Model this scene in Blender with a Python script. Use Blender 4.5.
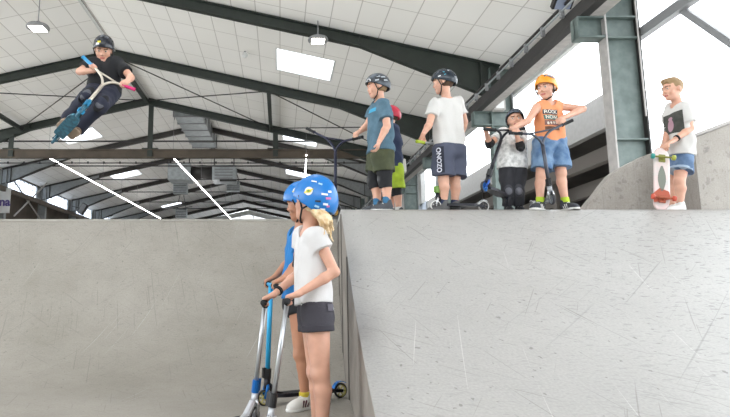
import bpy, bmesh, math, random
import numpy as np
from mathutils import Vector, Matrix
from mathutils.bvhtree import BVHTree
random.seed(7); np.random.seed(7)
for o in list(bpy.data.objects): bpy.data.objects.remove(o)
COL = bpy.context.scene.collection

# ---------------------------------------------------------------- camera, sky, exposure
F, CX, CY, PIT, EYE = 582.0, 280.0, 200.0, math.radians(8.79), 0.80
cam = bpy.data.cameras.new('camera'); camo = bpy.data.objects.new('camera', cam); COL.objects.link(camo)
cam.sensor_width = 36; cam.lens = F/730*36
cam.shift_x = (365-CX)/730; cam.shift_y = -(208.5-CY)/730
cam.clip_end = 500
camo.location = (0, 0, EYE); camo.rotation_euler = (math.pi/2+PIT, 0, 0)
bpy.context.scene.camera = camo
W = bpy.data.worlds.new('sky'); bpy.context.scene.world = W; W.use_nodes = True
bg = W.node_tree.nodes['Background']; bg.inputs[0].default_value = (0.90, 0.955, 1.0, 1); bg.inputs[1].default_value = 2.6
vs = bpy.context.scene.view_settings
vs.view_transform = 'Standard'; vs.look = 'None'; vs.gamma = 1; vs.use_curve_mapping = False
vs.exposure = 0.93

def P(px, py, Y):
    """a point of the place at distance Y that stands where the photo shows it"""
    dx = (px-CX)/F; up = (CY-py)/F
    d = (dx, math.cos(PIT)-up*math.sin(PIT), math.sin(PIT)+up*math.cos(PIT))
    t = Y/d[1]
    return Vector((d[0]*t, Y, EYE+d[2]*t))

# ---------------------------------------------------------------- materials
def lin(c):
    if isinstance(c, str):
        c = [int(c[i:i+2], 16)/255 for i in (0, 2, 4)]
    return tuple(x/12.92 if x <= .04045 else ((x+.055)/1.055)**2.4 for x in c)+(1,)
MATS = {}
def mat(name, col, rough=.6, metal=0, var=0.0, vscale=8, bump=0.0, bscale=60, emit=0, col2=None, spec=.5, sss=0):
    if name in MATS: return MATS[name]
    m = bpy.data.materials.new(name); m.use_nodes = True; nt = m.node_tree; N = nt.nodes; L = nt.links
    b = N['Principled BSDF']; c = lin(col)
    b.inputs['Base Color'].default_value = c; b.inputs['Roughness'].default_value = rough
    b.inputs['Metallic'].default_value = metal
    b.inputs['Specular IOR Level'].default_value = spec
    if sss:
        b.inputs['Subsurface Weight'].default_value = sss; b.inputs['Subsurface Radius'].default_value = (.01, .004, .002)
    tc = N.new('ShaderNodeTexCoord')
    if var or col2:
        n = N.new('ShaderNodeTexNoise'); n.inputs['Scale'].default_value = vscale; n.inputs['Detail'].default_value = 5
        L.new(tc.outputs['Object'], n.inputs['Vector'])
        r = N.new('ShaderNodeValToRGB'); r.color_ramp.elements[0].position = .35; r.color_ramp.elements[1].position = .65
        if col2: c0, c1 = lin(col2), c
        else:
            c0 = tuple(x*(1-var) for x in c[:3])+(1,); c1 = tuple(min(1, x*(1+var)) for x in c[:3])+(1,)
        r.color_ramp.elements[0].color = c0; r.color_ramp.elements[1].color = c1
        L.new(n.outputs['Fac'], r.inputs['Fac']); L.new(r.outputs['Color'], b.inputs['Base Color'])
    if bump:
        n2 = N.new('ShaderNodeTexNoise'); n2.inputs['Scale'].default_value = bscale; n2.inputs['Detail'].default_value = 3
        L.new(tc.outputs['Object'], n2.inputs['Vector'])
        bp = N.new('ShaderNodeBump'); bp.inputs['Strength'].default_value = bump; bp.inputs['Distance'].default_value = .01
        L.new(n2.outputs['Fac'], bp.inputs['Height']); L.new(bp.outputs['Normal'], b.inputs['Normal'])
    if emit:
        b.inputs['Emission Color'].default_value = c; b.inputs['Emission Strength'].default_value = emit
    MATS[name] = m; return m

def ceiling_mat():
    m = bpy.data.materials.new('ceiling_panels'); m.use_nodes = True; N = m.node_tree.nodes; L = m.node_tree.links
    b = N['Principled BSDF']; b.inputs['Roughness'].default_value = .8
    tc = N.new('ShaderNodeTexCoord')
    br = N.new('ShaderNodeTexBrick'); br.offset = 0.0; br.offset_frequency = 2
    br.inputs['Scale'].default_value = 1; br.inputs['Mortar Size'].default_value = .014; br.inputs['Mortar Smooth'].default_value = .3
    br.inputs['Brick Width'].default_value = 1.15; br.inputs['Row Height'].default_value = .64; br.inputs['Bias'].default_value = 0
    mp = N.new('ShaderNodeMapping'); mp.inputs['Rotation'].default_value = (0, 0, math.pi/2)
    L.new(tc.outputs['Object'], mp.inputs['Vector']); L.new(mp.outputs['Vector'], br.inputs['Vector'])
    br.inputs['Color1'].default_value = lin('f6f3ef'); br.inputs['Color2'].default_value = lin('f2efea'); br.inputs['Mortar'].default_value = lin('c8c3bd')
    n = N.new('ShaderNodeTexNoise'); n.inputs['Scale'].default_value = .35; n.inputs['Detail'].default_value = 6
    L.new(tc.outputs['Object'], n.inputs['Vector'])
    mx = N.new('ShaderNodeMixRGB'); mx.blend_type = 'MULTIPLY'; mx.inputs[0].default_value = .12
    L.new(br.outputs['Color'], mx.inputs[1]); L.new(n.outputs['Fac'], mx.inputs[2]); L.new(mx.outputs[0], b.inputs['Base Color'])
    return m
M_CEIL = ceiling_mat()

def ramp_mat(name, base, dark, rough, scratch=.5, uv=False, fade=None, dash=1.0, spec=.5):
    m = bpy.data.materials.new(name); m.use_nodes = True; N = m.node_tree.nodes; L = m.node_tree.links
    b = N['Principled BSDF']; b.inputs['Roughness'].default_value = rough; b.inputs['Specular IOR Level'].default_value = spec
    tc = N.new('ShaderNodeTexCoord'); co = tc.outputs['UV' if uv else 'Object']
    def noise(scale, detail, vec=None, rgh=.5):
        n = N.new('ShaderNodeTexNoise'); n.inputs['Scale'].default_value = scale; n.inputs['Detail'].default_value = detail; n.inputs['Roughness'].default_value = rgh
        L.new(vec or co, n.inputs['Vector']); return n.outputs['Fac']
    def ramp(fac, lo, hi, c0=(0, 0, 0, 1), c1=(1, 1, 1, 1)):
        r = N.new('ShaderNodeValToRGB'); r.color_ramp.elements[0].position = lo; r.color_ramp.elements[1].position = hi
        r.color_ramp.elements[0].color = c0; r.color_ramp.elements[1].color = c1; L.new(fac, r.inputs['Fac']); return r.outputs['Color']
    out = ramp(noise(.8, 10, None, .7), .32, .64, lin(dark), lin(base))
    mask = None
    if fade:
        sx = N.new('ShaderNodeSeparateXYZ'); L.new(co, sx.inputs[0]); mr = N.new('ShaderNodeMapRange')
        mr.inputs['From Min'].default_value = fade[0]; mr.inputs['From Max'].default_value = fade[1]; mr.inputs['To Min'].default_value = fade[2]; L.new(sx.outputs[0], mr.inputs['Value']); mask = mr.outputs[0]
    # tyre scuffs and scratches: (angle, across, along, threshold, tone, weight, masked)
    for k, (ang, sx_, sy_, lo, tone, wgt, msk) in enumerate([
            (.25, 60, 1.0, .675, '6f6a64', .55, 0), (-.5, 70, .8, .69, '76716b', .5, 0), (.9, 60, 1.6, .675, '7a756f', .5, 0), (1.35, 55, 2.2, .68, '77726c', .45, 1),
            (-.25, 90, .5, .715, 'e8e6e2', .35, 0), (-.75, 60, .35, .685, '55524e', .6, 1), (1.45, 42, 12, .635, '5f5b58', .75, 1), (1.75, 34, 10, .65, '6a6663', .7, 1), (.3, 26, 18, .69, '625e59', .6, 0)]):
        mp = N.new('ShaderNodeMapping'); mp.vector_type = 'TEXTURE'; mp.inputs['Rotation'].default_value = (0, 0, ang); mp.inputs['Scale'].default_value = (1/sx_, 1/sy_, 1/sy_)
        mp.inputs['Location'].default_value = (k*3.1, k*1.7, 0); L.new(co, mp.inputs['Vector'])
        f_ = ramp(noise(1, 2, mp.outputs['Vector']), lo, lo+.02)
        mu = N.new('ShaderNodeMath'); mu.operation = 'MULTIPLY'; mu.inputs[1].default_value = wgt*scratch; L.new(f_, mu.inputs[0]); o_ = mu.outputs[0]
        if msk: wgt *= dash; mu.inputs[1].default_value = wgt*scratch
        if msk and mask is not None:
            m2 = N.new('ShaderNodeMath'); m2.operation = 'MULTIPLY'; L.new(o_, m2.inputs[0]); L.new(mask, m2.inputs[1]); o_ = m2.outputs[0]
        mx = N.new('ShaderNodeMixRGB'); mx.inputs[2].default_value = lin(tone)
        L.new(o_, mx.inputs[0]); L.new(out, mx.inputs[1]); out = mx.outputs[0]
    sp = noise(70, 3)
    m2 = N.new('ShaderNodeMixRGB'); m2.blend_type = 'OVERLAY'; m2.inputs[0].default_value = .22
    L.new(out, m2.inputs[1]); L.new(sp, m2.inputs[2]); L.new(m2.outputs[0], b.inputs['Base Color'])
    bp = N.new('ShaderNodeBump'); bp.inputs['Strength'].default_value = .10; bp.inputs['Distance'].default_value = .01
    L.new(sp, bp.inputs['Height']); L.new(bp.outputs['Normal'], b.inputs['Normal'])
    return m
def set_uv(o, fn):
    me = o.data; uv = me.uv_layers.new(name='uv'); me_v = me.vertices
    for lp in me.loops:
        uv.data[lp.index].uv = fn(me_v[lp.vertex_index].index)
M_RAMPL = ramp_mat('ramp_plaster_left', '9f9990', '8a847a', .6, .75, uv=True, fade=(-9, -8.9, .22), dash=.3)
M_RAMPR = ramp_mat('ramp_plaster_bank', 'adaaa6', 'a29f9b', .48, 1.0, uv=True, fade=(1.2, 3.6, .15), spec=.45)
M_CONC = ramp_mat('raw_concrete', 'b4aea6', '9c958d', .7, .35)
M_FLOOR = ramp_mat('hall_floor', 'b9b4ab', 'a5a097', .6, .6)
M_PLYS = mat('ramp_side_plywood', '8a837b', .7, var=.18, vscale=3, bump=.2)

M_GREEN = mat('dark_green_steel', '2a302b', .5, var=.15, vscale=3)
M_GCOL = mat('weathered_green_steel', '67736f', .5, col2='525f5b', vscale=5)
M_FLANGE = mat('grey_flange_steel', 'a8a39f', .55, var=.1)
M_DARKST = mat('dark_brown_steel', '3c3835', .55, var=.15)
M_PALEST = mat('pale_grey_steel', '8d9090', .5, var=.08)
M_BROWN = mat('brown_beam', '51463a', .6, var=.2, vscale=2)
M_BLACKST = mat('black_steel', '2e2b2a', .5)
M_GALV = mat('galvanised_sheet', 'a8adaf', .45, metal=.3, var=.15, vscale=5)
M_WHITEP = mat('white_paint', 'd8d8d6', .5)
M_TUBE = mat('tube_light', 'ffffff', .4, emit=9)
M_LAMP = mat('lamp_face', 'fffaf0', .4, emit=6)
M_GREYP = mat('lamp_housing_grey', '8a8a8b', .5)
M_WALLBR = mat('brown_wall', '5d5147', .8, col2='40382f', vscale=.6)
M_WALLG = mat('grey_wall', 'c9c9c6', .7, var=.05)
M_NEIGHF = mat('neighbour_fascia', '8f8c89', .7, var=.05)
M_NEIGH_SHADE = mat('neighbour_shaded', '524d48', .8, var=.2, vscale=.8)  # dark tone puts the shade under the canopy into the colour

def glass_mat(name, tint, tr):
    m = bpy.data.materials.new(name); m.use_nodes = True; N = m.node_tree.nodes; L = m.node_tree.links
    N.remove(N['Principled BSDF']); o = N['Material Output']
    t = N.new('ShaderNodeBsdfTransparent'); t.inputs[0].default_value = lin(tint)
    d = N.new('ShaderNodeBsdfTranslucent'); d.inputs[0].default_value = lin(tint)
    mx = N.new('ShaderNodeMixShader'); mx.inputs[0].default_value = 1-tr
    L.new(t.outputs[0], mx.inputs[1]); L.new(d.outputs[0], mx.inputs[2]); L.new(mx.outputs[0], o.inputs[0])
    return m
M_SKYL = glass_mat('skylight_glass', 'fbfcff', .8)
M_WINP = glass_mat('frosted_glass', 'eef3fa', .6)

# ---------------------------------------------------------------- object helpers
def root_loc(o):
    while o.parent: o = o.parent
    return np.array(o.location)
def link(name, V, Fc, m, parent=None, smooth=False, mi=None, mats=None):
    V = np.asarray(V, dtype=float).reshape(-1, 3)
    if parent is not None: V = V-root_loc(parent)
    me = bpy.data.meshes.new(name); me.from_pydata(V.tolist(), [], [tuple(int(i) for i in f) for f in Fc]); me.update()
    for x in (mats or [m]): me.materials.append(x)
    if mi is not None: me.polygons.foreach_set('material_index', np.asarray(mi, dtype=np.int32))
    if smooth: me.polygons.foreach_set('use_smooth', np.ones(len(me.polygons), dtype=bool))
    o = bpy.data.objects.new(name, me); COL.objects.link(o)
    if parent is not None: o.parent = parent
    return o
def tag(o, label, cat, group=None, kind=None):
    o['label'] = label; o['category'] = cat
    if group: o['group'] = group
    if kind: o['kind'] = kind
    return o
def thing(name, loc, label, cat, group=None):
    o = bpy.data.objects.new(name, None); COL.objects.link(o); o.location = loc; o.empty_display_size = .1
    return tag(o, label, cat, group)
def struct(o):
    o['kind'] = 'structure'; return o
class MB:
    def __init__(s): s.V = []; s.F = []; s.G = []
    def add(s, V, Fc):
        s.G.append((list(V), list(Fc))); n = len(s.V); s.V += [tuple(v) for v in V]; s.F += [tuple(i+n for i in f) for f in Fc]; return s
    def box(s, x0, x1, y0, y1, z0, z1):
        V = [(x, y, z) for x in (x0, x1) for y in (y0, y1) for z in (z0, z1)]
        return s.add(V, [(0, 1, 3, 2), (4, 6, 7, 5), (0, 4, 5, 1), (2, 3, 7, 6), (0, 2, 6, 4), (1, 5, 7, 3)])
    def obox(s, c, ax, ay, az, hx, hy, hz):
        c = Vector(c); V = [c+Vector(ax)*(i*hx)+Vector(ay)*(j*hy)+Vector(az)*(k*hz) for i in (-1, 1) for j in (-1, 1) for k in (-1, 1)]
        return s.add(V, [(0, 1, 3, 2), (4, 6, 7, 5), (0, 4, 5, 1), (2, 3, 7, 6), (0, 2, 6, 4), (1, 5, 7, 3)])
    def prism(s, poly, axis, a0, a1):
        """poly: points in the two other axes, extruded along axis ('x','y','z')"""
        n = len(poly)
        def mk(p, a):
            return {'x': (a, p[0], p[1]), 'y': (p[0], a, p[1]), 'z': (p[0], p[1], a)}[axis]
        V = [mk(p, a0) for p in poly]+[mk(p, a1) for p in poly]
        Fc = [tuple(range(n))[::-1], tuple(range(n, 2*n))]+[(i, (i+1) % n, n+(i+1) % n, n+i) for i in range(n)]
        return s.add(V, Fc)
    def tube(s, pts, r, n=8, closed=False):
        pts = [Vector(p) for p in pts]; m = len(pts)
        rr = r if isinstance(r, (list, tuple)) else [r]*m
        T = []
        for i in range(m):
            a = pts[i-1] if (i > 0 or closed) else pts[i]; b = pts[(i+1) % m] if (i < m-1 or closed) else pts[i]
            T.append((b-a).normalized())
        u = T[0].orthogonal().normalized(); rings = []
        for i in range(m):
            u = (u-T[i]*u.dot(T[i])).normalized(); w = T[i].cross(u)
            rings.append([pts[i]+(u*math.cos(2*math.pi*k/n)+w*math.sin(2*math.pi*k/n))*rr[i] for k in range(n)])
        V = [v for rg in rings for v in rg]; Fc = []
        for i in range(m if closed else m-1):
            j = (i+1) % m
            for k in range(n): Fc.append((i*n+k, i*n+(k+1) % n, j*n+(k+1) % n, j*n+k))
        if not closed: Fc += [tuple(range(n))[::-1], tuple((m-1)*n+k for k in range(n))]
        return s.add(V, Fc)
    def bar(s, a, b, w, h, up=(0, 0, 1)):
        a, b = Vector(a), Vector(b); t = (b-a).normalized(); u = Vector(up); x = t.cross(u).normalized(); u = x.cross(t)
        return s.obox((a+b)/2, t, x, u, (b-a).length/2, w/2, h/2)
    def each(s, name, m, parent=None, smooth=False):
        return [link(name, v, f, m, parent, smooth) for v, f in s.G]
    def build(s, name, m, parent=None, smooth=False):
        return link(name, s.V, s.F, m, parent, smooth)

# ---------------------------------------------------------------- hall
RX, RZ, SL = -5.86, 9.22, .23
XR, XL = 5.38, -14.3
YJ = 25.4
def ridge(Y): return (RX, RZ) if Y < YJ else (-4.3+.028*(Y-30), 9.5)
def rz(x, Y=0):
    x0, z0 = ridge(Y); return z0-SL*abs(x-x0)
S0 = 5.2
YP = [9.2-2*S0+S0*i for i in range(13)]      # -1.2 ... 61.2
Y_END, Y_START = 63.0, -4.0

struct(MB().box(-15.2, 6.6, Y_START, Y_END, -.12, 0).build('floor', M_FLOOR))

# ceiling: two sloping planes per hall with real openings for the skylights
def ceil_hit(px, py):
    for k in range(100, 6200, 2):
        q = P(px, py, k/100)
        if q.z >= rz(q.x, q.y): return (q.x, q.y)
def sky_at(px, py, w=1.75, l=1.7):
    c = ceil_hit(px, py)
    return (c[0]-w/2, c[0]+w/2, c[1]-l/2, c[1]+l/2)
HOLES = [sky_at(304.5, 65), sky_at(80, 136), sky_at(125.5, 174.5), sky_at(300, 139), sky_at(172, 205.5), sky_at(299, 174)]
for hx in (-11.6, -8.6, -3.2, -.3): HOLES += [(hx-.9, hx+.9, 5, 7.3), (hx-.9, hx+.9, -2.6, -.4)]  # unseen skylight row over the camera, added to let in more light
print('HOLES', HOLES)
cm = MB()
def ceil_part(Ya, Yb, side):
    def rx(Y): return ridge(max(Ya, min(Y, Yb-.001)))[0]
    hs = [h for h in HOLES if Ya < (h[2]+h[3])/2 < Yb and ((h[0]+h[1])/2-rx((h[2]+h[3])/2))*side > 0]
    ys = sorted(set([Ya, Yb]+[v for h in hs for v in h[2:]]))
    for j in range(len(ys)-1):
        ym = (ys[j]+ys[j+1])/2
        row = sorted([h for h in hs if h[2] < ym < h[3]])
        def seg(fa, fb):
            V = []
            for t in (0, .12):
                for (f_, y) in ((fa, ys[j]), (fb, ys[j]), (fb, ys[j+1]), (fa, ys[j+1])):
                    x = f_(y); x0 = rx(y); z0 = ridge(ym)[1]; V.append((x, y, z0-SL*abs(x-x0)+t))
            cm.add(V, [(0, 1, 2, 3), (7, 6, 5, 4), (0, 4, 5, 1), (1, 5, 6, 2), (2, 6, 7, 3), (3, 7, 4, 0)])
        edge = (lambda y: XL-.7) if side < 0 else rx
        last = rx if side < 0 else (lambda y: 6.5)
        for h in row:
            seg(edge, (lambda v: (lambda y: v))(h[0])); edge = (lambda v: (lambda y: v))(h[1])
        seg(edge, last)
for (a_, b_) in ((Y_START, YJ), (YJ, Y_END)):
    for sd in (-1, 1): ceil_part(a_, b_, sd)
xs = np.linspace(XL-.7, 6.5, 60)
for a_, b_ in zip(xs[:-1], xs[1:]):      # step between the two roofs
    cm.add([(a_, YJ, rz(a_)), (b_, YJ, rz(b_)), (b_, YJ, rz(b_, YJ)), (a_, YJ, rz(a_, YJ))], [(0, 1, 2, 3)])
struct(cm.build('ceiling', M_CEIL))
wn = 1
for h in HOLES:
    ym = (h[2]+h[3])/2; hz = lambda x: rz(x, ym)
    w = bpy.data.objects.new('window_%d' % wn, None); COL.objects.link(w); w.location = ((h[0]+h[1])/2, ym, hz((h[0]+h[1])/2)); struct(w); wn += 1
    fr = MB(); x0, x1, y0, y1 = h
    for (a, b) in (((x0, y0), (x1, y0)), ((x1, y0), (x1, y1)), ((x1, y1), (x0, y1)), ((x0, y1), (x0, y0))):
        fr.bar((a[0], a[1], hz(a[0])+.06), (b[0], b[1], hz(b[0])+.06), .05, .14)
    fr.build('window_frame', M_WHITEP, w)
    MB().add([(x0, y0, hz(x0)+.1), (x1, y0, hz(x1)+.1), (x1, y1, hz(x1)+.1), (x0, y1, hz(x0)+.1)], [(0, 1, 2, 3)]).build('pane', M_SKYL, w)

# left wall: solid below, clerestory strip above
struct(MB().box(-15.0, -14.75, 25.4, Y_END, 0, 6.2).box(-15.0, -14.75, 25.4, Y_END, 7.02, 7.1).build('wall_left', M_WALLBR))
for i in range(5, len(YP)-1):
    y0, y1 = YP[i]+.35, YP[i+1]-.35
    w = bpy.data.objects.new('window_%d' % wn, None); COL.objects.link(w); w.location = (-14.8, (y0+y1)/2, 6.2); struct(w); wn += 1
    fr = MB()
    fr.box(-14.86, -14.74, y0-.35, y0, 6.2, 7.02).box(-14.86, -14.74, y1, y1+.35, 6.2, 7.02)
    fr.box(-14.86, -14.76, y0, y1, 6.2, 6.24).box(-14.86, -14.76, y0, y1, 6.98, 7.02)
    for k in range(1, 8): fr.box(-14.83, -14.79, y0+(y1-y0)*k/8-.015, y0+(y1-y0)*k/8+.015, 6.24, 6.98)
    fr.box(-14.83, -14.79, y0, y1, 6.67, 6.70)
    fr.build('window_frame', M_PALEST, w)
    MB().box(-14.815, -14.805, y0, y1, 6.24, 6.98).build('pane', M_WINP, w)
# unseen wall behind the photographer, added to cut frontal light; open strip under roof
mb = MB().box(-15, 6.3, Y_START-.2, Y_START, 0, 4.6).box(-15, -14.2, Y_START-.2, Y_START, 4.6, 7.2).box(5.4, 6.3, Y_START-.2, Y_START, 4.6, 6.6)
mb.prism([(-14.2, 7.3), (RX, 9.25), (5.4, 6.65), (5.4, 6.2), (RX, 8.6), (-14.2, 6.6)], 'y', Y_START-.2, Y_START)
struct(mb.build('wall_front_unseen', M_WALLG))
# end wall, its upper part glazed
mb = MB().box(-15, 6.6, Y_END-.2, Y_END, 0, 5.2).prism([(XL-.7, 6.9), (-3.4, 9.4), (6.1, 7.2), (6.1, 6.6), (-3.4, 8.9), (XL-.7, 6.4)], 'y', Y_END-.2, Y_END)
struct(mb.build('wall_back', M_WALLG))
w = bpy.data.objects.new('window_%d' % wn, None); COL.objects.link(w); w.location = (RX, Y_END-.1, 5.2); struct(w); wn += 1
fr = MB()
for k in range(15): 
    x = -14.5+k*1.45; fr.box(x-.05, x+.05, Y_END-.15, Y_END-.08, 5.2, rz(x, 62)-.4)
fr.build('window_frame', M_PALEST, w)
MB().add([(-15, Y_END-.1, 5.2), (6.1, Y_END-.1, 5.2), (6.1, Y_END-.1, 6.7), (-3.4, Y_END-.1, 9.0), (-15, Y_END-.1, 6.8)], [(0, 1, 2, 3, 4)]).build('pane', glass_mat('end_panel_translucent', 'a9a9aa', .22), w)
# right wall of the further hall, its lower band and upper strip; the near bays stand open
xr2 = 6.25
struct(MB().box(xr2, xr2+.2, 25.4, Y_END, 0, 3.4).box(xr2, xr2+.2, 25.4, Y_END, 4.6, 7.1).build('wall_right', M_WALLG))
for i in range(5, len(YP)-1):
    y0, y1 = YP[i]+.1, YP[i+1]-.1
    w = bpy.data.objects.new('window_%d' % wn, None); COL.objects.link(w); w.location = (xr2+.1, (y0+y1)/2, 3.4); struct(w); wn += 1
    fr = MB()
    for k in range(0, 6): fr.box(xr2+.07, xr2+.13, y0+(y1-y0)*k/5-.03, y0+(y1-y0)*k/5+.03, 3.4, 4.6)
    fr.build('window_frame', M_PALEST, w)
    MB().box(xr2+.095, xr2+.105, y0, y1, 3.4, 4.6).build('pane', M_WINP, w)
# cladding strip under the right eave of the near hall
struct(MB().box(6.0, 6.1, Y_START, 25.4, 5.75, 6.5).build('trim_1', M_WALLG))
struct(MB().box(5.93, 6.0, Y_START, 25.4, 6.30, 6.44).build('trim_2', M_BLACKST))
struct(MB().box(RX-.05, RX+.05, Y_START, YJ, RZ-.06, RZ-.005).build('trim_3', M_WALLG))

# ---------------------------------------------------------------- portal frames
ORD = ['first', 'second', 'third', 'fourth', 'fifth', 'sixth', 'seventh', 'eighth', 'ninth', 'tenth', 'eleventh', 'twelfth', 'thirteenth']
def rafter(Y, side, x0, depth, fl=.10):
    """tapered I rafter: web plus flanges; ends with the deep haunch at the eave"""
    xe = XR+.3 if side > 0 else XL-.3
    x0, z0 = ridge(Y); xh = xe-side*3.6
    ztop = lambda x: z0-SL*abs(x-x0)-.02
    zb = lambda x, d: ztop(x)-d
    xs = [x0, xh, xe-side*.5, xe]
    ds = [depth, depth, depth+.58, depth+.6]
    web = [(x, ztop(x)) for x in xs]+[(x, zb(x, d)) for x, d in reversed(list(zip(xs, ds)))]
    mb = MB(); mb.prism(web, 'y', Y-.015, Y+.015)
    mb.prism([(x, ztop(x)) for x in (x0, xe)]+[(x, ztop(x)-.03) for x in (xe, x0)], 'y', Y-fl, Y+fl)
    low = [(x, zb(x, d)) for x, d in zip(xs, ds)]
    mb.prism(low+[(x, z+.03) for x, z in reversed(low)], 'y', Y-fl, Y+fl)
    for x, d in ((xh, depth), (xe-side*.5, depth+.56)):
        mb.box(x-.015, x+.015, Y-fl, Y+fl, ztop(x)-d, ztop(x))
    return mb
def column(Y, side):
    a, b = (XR, XR+.57) if side > 0 else (XL-.45, XL)
    zt = min(rz(a, Y), rz(b, Y))-.05
    fl = MB().box(a, a+.025, Y-.125, Y+.125, 0, zt) if side > 0 else MB().box(b-.025, b, Y-.125, Y+.125, 0, zt)
    wb = MB().box(a+.025, b-.025, Y-.01, Y+.01, 0, zt)
    ofl = MB().box(b-.025, b, Y-.125, Y+.125, 0, zt) if side > 0 else MB().box(a, a+.025, Y-.125, Y+.125, 0, zt)
    for z in (3.2, 4.93, 5.29): wb.box(a+.02, b-.02, Y-.115, Y+.115, z-.012, z+.012)
    return fl, wb, ofl
for i, Y in enumerate(YP):
    far = Y > 25
    nearest = i-2
    if i < 2: lab = ['steel roof frame behind the camera', 'steel roof frame just in front of and above the camera'][i]
    elif i == 2: lab = 'green steel portal whose wide weathered column stands between the orange vest boy and skateboard boy'
    elif i == 3: lab = 'dark green steel portal crossing top centre with its haunch above the white shirt boy'
    elif i == 4: lab = 'dark green steel portal with its apex just behind the helmet of the jumping boy'
    elif i == 5: lab = 'dark green steel portal resting on the brown cross beam by three posts'
    else: lab = 'brown steel portal of the far hall, %s one beyond the brown cross beam' % ORD[i-6]
    t = thing('portal_frame', (ridge(Y)[0], Y, 0), lab, 'steel frame', 'steel roof portals of the hall')
    ms = M_DARKST if far else M_GREEN
    for sd in (-1, 1):
        rafter(Y, sd, RX, .30 if not far else .26).build('rafter', ms, t)
        fl, wb, ofl = column(Y, sd)
        c = fl.build('column', (M_FLANGE if i == 2 else (M_PALEST if far else M_GCOL)) if sd > 0 else M_PALEST, t)
        wb.build('web', M_GCOL if sd > 0 else M_PALEST, c); ofl.build('outer_flange', M_BLACKST if (sd > 0 and i == 2) else M_PALEST, c)  # near outer flange goes black: its shade put into the colour
        if sd > 0 and not far:
            bk = MB().box(4.93, XR, Y-.012, Y+.012, 4.95, 5.27).box(4.93, XR, Y-.12, Y+.12, 4.93, 4.955).box(4.93, XR, Y-.12, Y+.12, 5.27, 5.295).box(4.93, 4.955, Y-.12, Y+.12, 4.95, 5.27)
            bk.build('bracket', M_GCOL, t)
        if far:      # haunch plates near the far walls, window light put into their pale colour
            xe = XR+.25 if sd > 0 else XL-.25
            zt = lambda x: rz(x, Y)-.06
            hp = MB().prism([(xe-sd*3.4, zt(xe-sd*3.4)-.05), (xe, zt(xe)-.05), (xe, zt(xe)-.85), (xe-sd*1.9, zt(xe-sd*1.9)-.42), (xe-sd*3.4, zt(xe-sd*3.4)-.24)], 'y', Y-.03, Y+.03)
            hp.build('haunch', M_PALEST, t)

# crane runway beam along the right wall on the brackets
y0, y1 = Y_START+.5, 40
t = thing('runway_beam', (5.1, y0, 5.3), 'long dark crane runway beam with a conductor rail along the right wall above the boys', 'beam')
MB().box(4.98, 5.14, y0, y1, 5.30, 5.325).box(5.0, 5.14, y0, y1, 5.53, 5.555).box(4.985, 5.02, y0, y1, 5.325, 5.53).build('beam', M_BLACKST, t)
MB().box(5.14, 5.36, y0, y1, 5.30, 5.33).build('bottom_flange', M_FLANGE, t)
cr = MB()
cr.tube([(4.93, y0, 5.62), (4.93, y1, 5.62)], .022, 6)
cr.build('conductor_rail', M_GALV, t)
cl = MB()
y = y0+.3
while y < y1:
    cl.box(4.90, 4.97, y, y+.05, 5.5, 5.68); y += .75
cl.each('rail_clip', M_GREYP, t)
cb = MB().tube([(4.96, y0, 5.72), (4.96, y1, 5.72)], .03, 6); cb.build('cable', M_BLACKST, t)

# wall rail and brace outside the open bay at the right
t = thing('wall_bracing', (6.05, 8.9, 5), 'grey steel rail with a diagonal brace crossing the bright opening at top right', 'bracing')
MB().box(5.96, 6.08, Y_START+.5, 9.3, 4.94, 5.10).build('rail', M_GREYP, t)
MB().bar((6.06, 8.25, 5.0), (6.06, 5.4, 1.9), .06, .10).build('brace', M_GREYP, t)

# conduit on the near column
t = tag(MB().tube([(5.86, 9.0, 6.3), (5.86, 9.0, 3.55)], .014, 6).tube([(5.86, 9.0, 4.0), (5.93, 8.98, 3.93), (6.0, 8.95, 3.97)], .01, 6).build('conduit', M_FLANGE), 'thin pale vertical conduit on the web of the big column beside the skateboard boy', 'pipe')

# brown cross beam with posts, ties, purlin struts and rods
zb0, zb1 = P(150, 158, 24.8).z, P(150, 149.5, 24.8).z
print('beam z', zb0, zb1)
t = thing('cross_beam', (RX, 24.8, zb0), 'long brown beam spanning the hall under the fourth roof frame with short green posts', 'beam')
MB().box(XL, XR, 24.72, 24.95, zb0, zb0+.05).box(XL, XR, 24.82, 24.86, zb0+.05, zb1-.04).box(XL, XR, 24.72, 24.95, zb1-.04, zb1).box(XL, XR, 24.80, 24.88, zb0, zb1).build('beam', M_BROWN, t)
for px in (150.5, 275.5, 12):
    x = P(px, 140, 24.8).x
    MB().box(x-.11, x+.11, 24.73, 24.76, zb0-.02, rz(x)-.3).box(x-.012, x+.012, 24.76, 24.9, zb0+.3, rz(x)-.3).box(x-.35, x+.35, 24.70, 24.93, zb1, zb1+.05).build('post', M_GREEN, t)
mb = MB()
for px in range(8, 400, 16):
    p = P(px, 162, 25.3); mb.box(p.x-.03, p.x+.03, 25.28, 25.32, p.z-.08, p.z+.02)
t = thing('tie_rod', (RX, 25.3, P(150, 163, 25.3).z), 'thin cable tray with small hangers right below the brown cross beam', 'tie')
z = P(150, 163, 25.3).z
MB().box(XL, XR, 25.28, 25.33, z-.02, z+.02).build('rod', M_BLACKST, t); mb.each('hanger', M_BLACKST, t)
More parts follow.
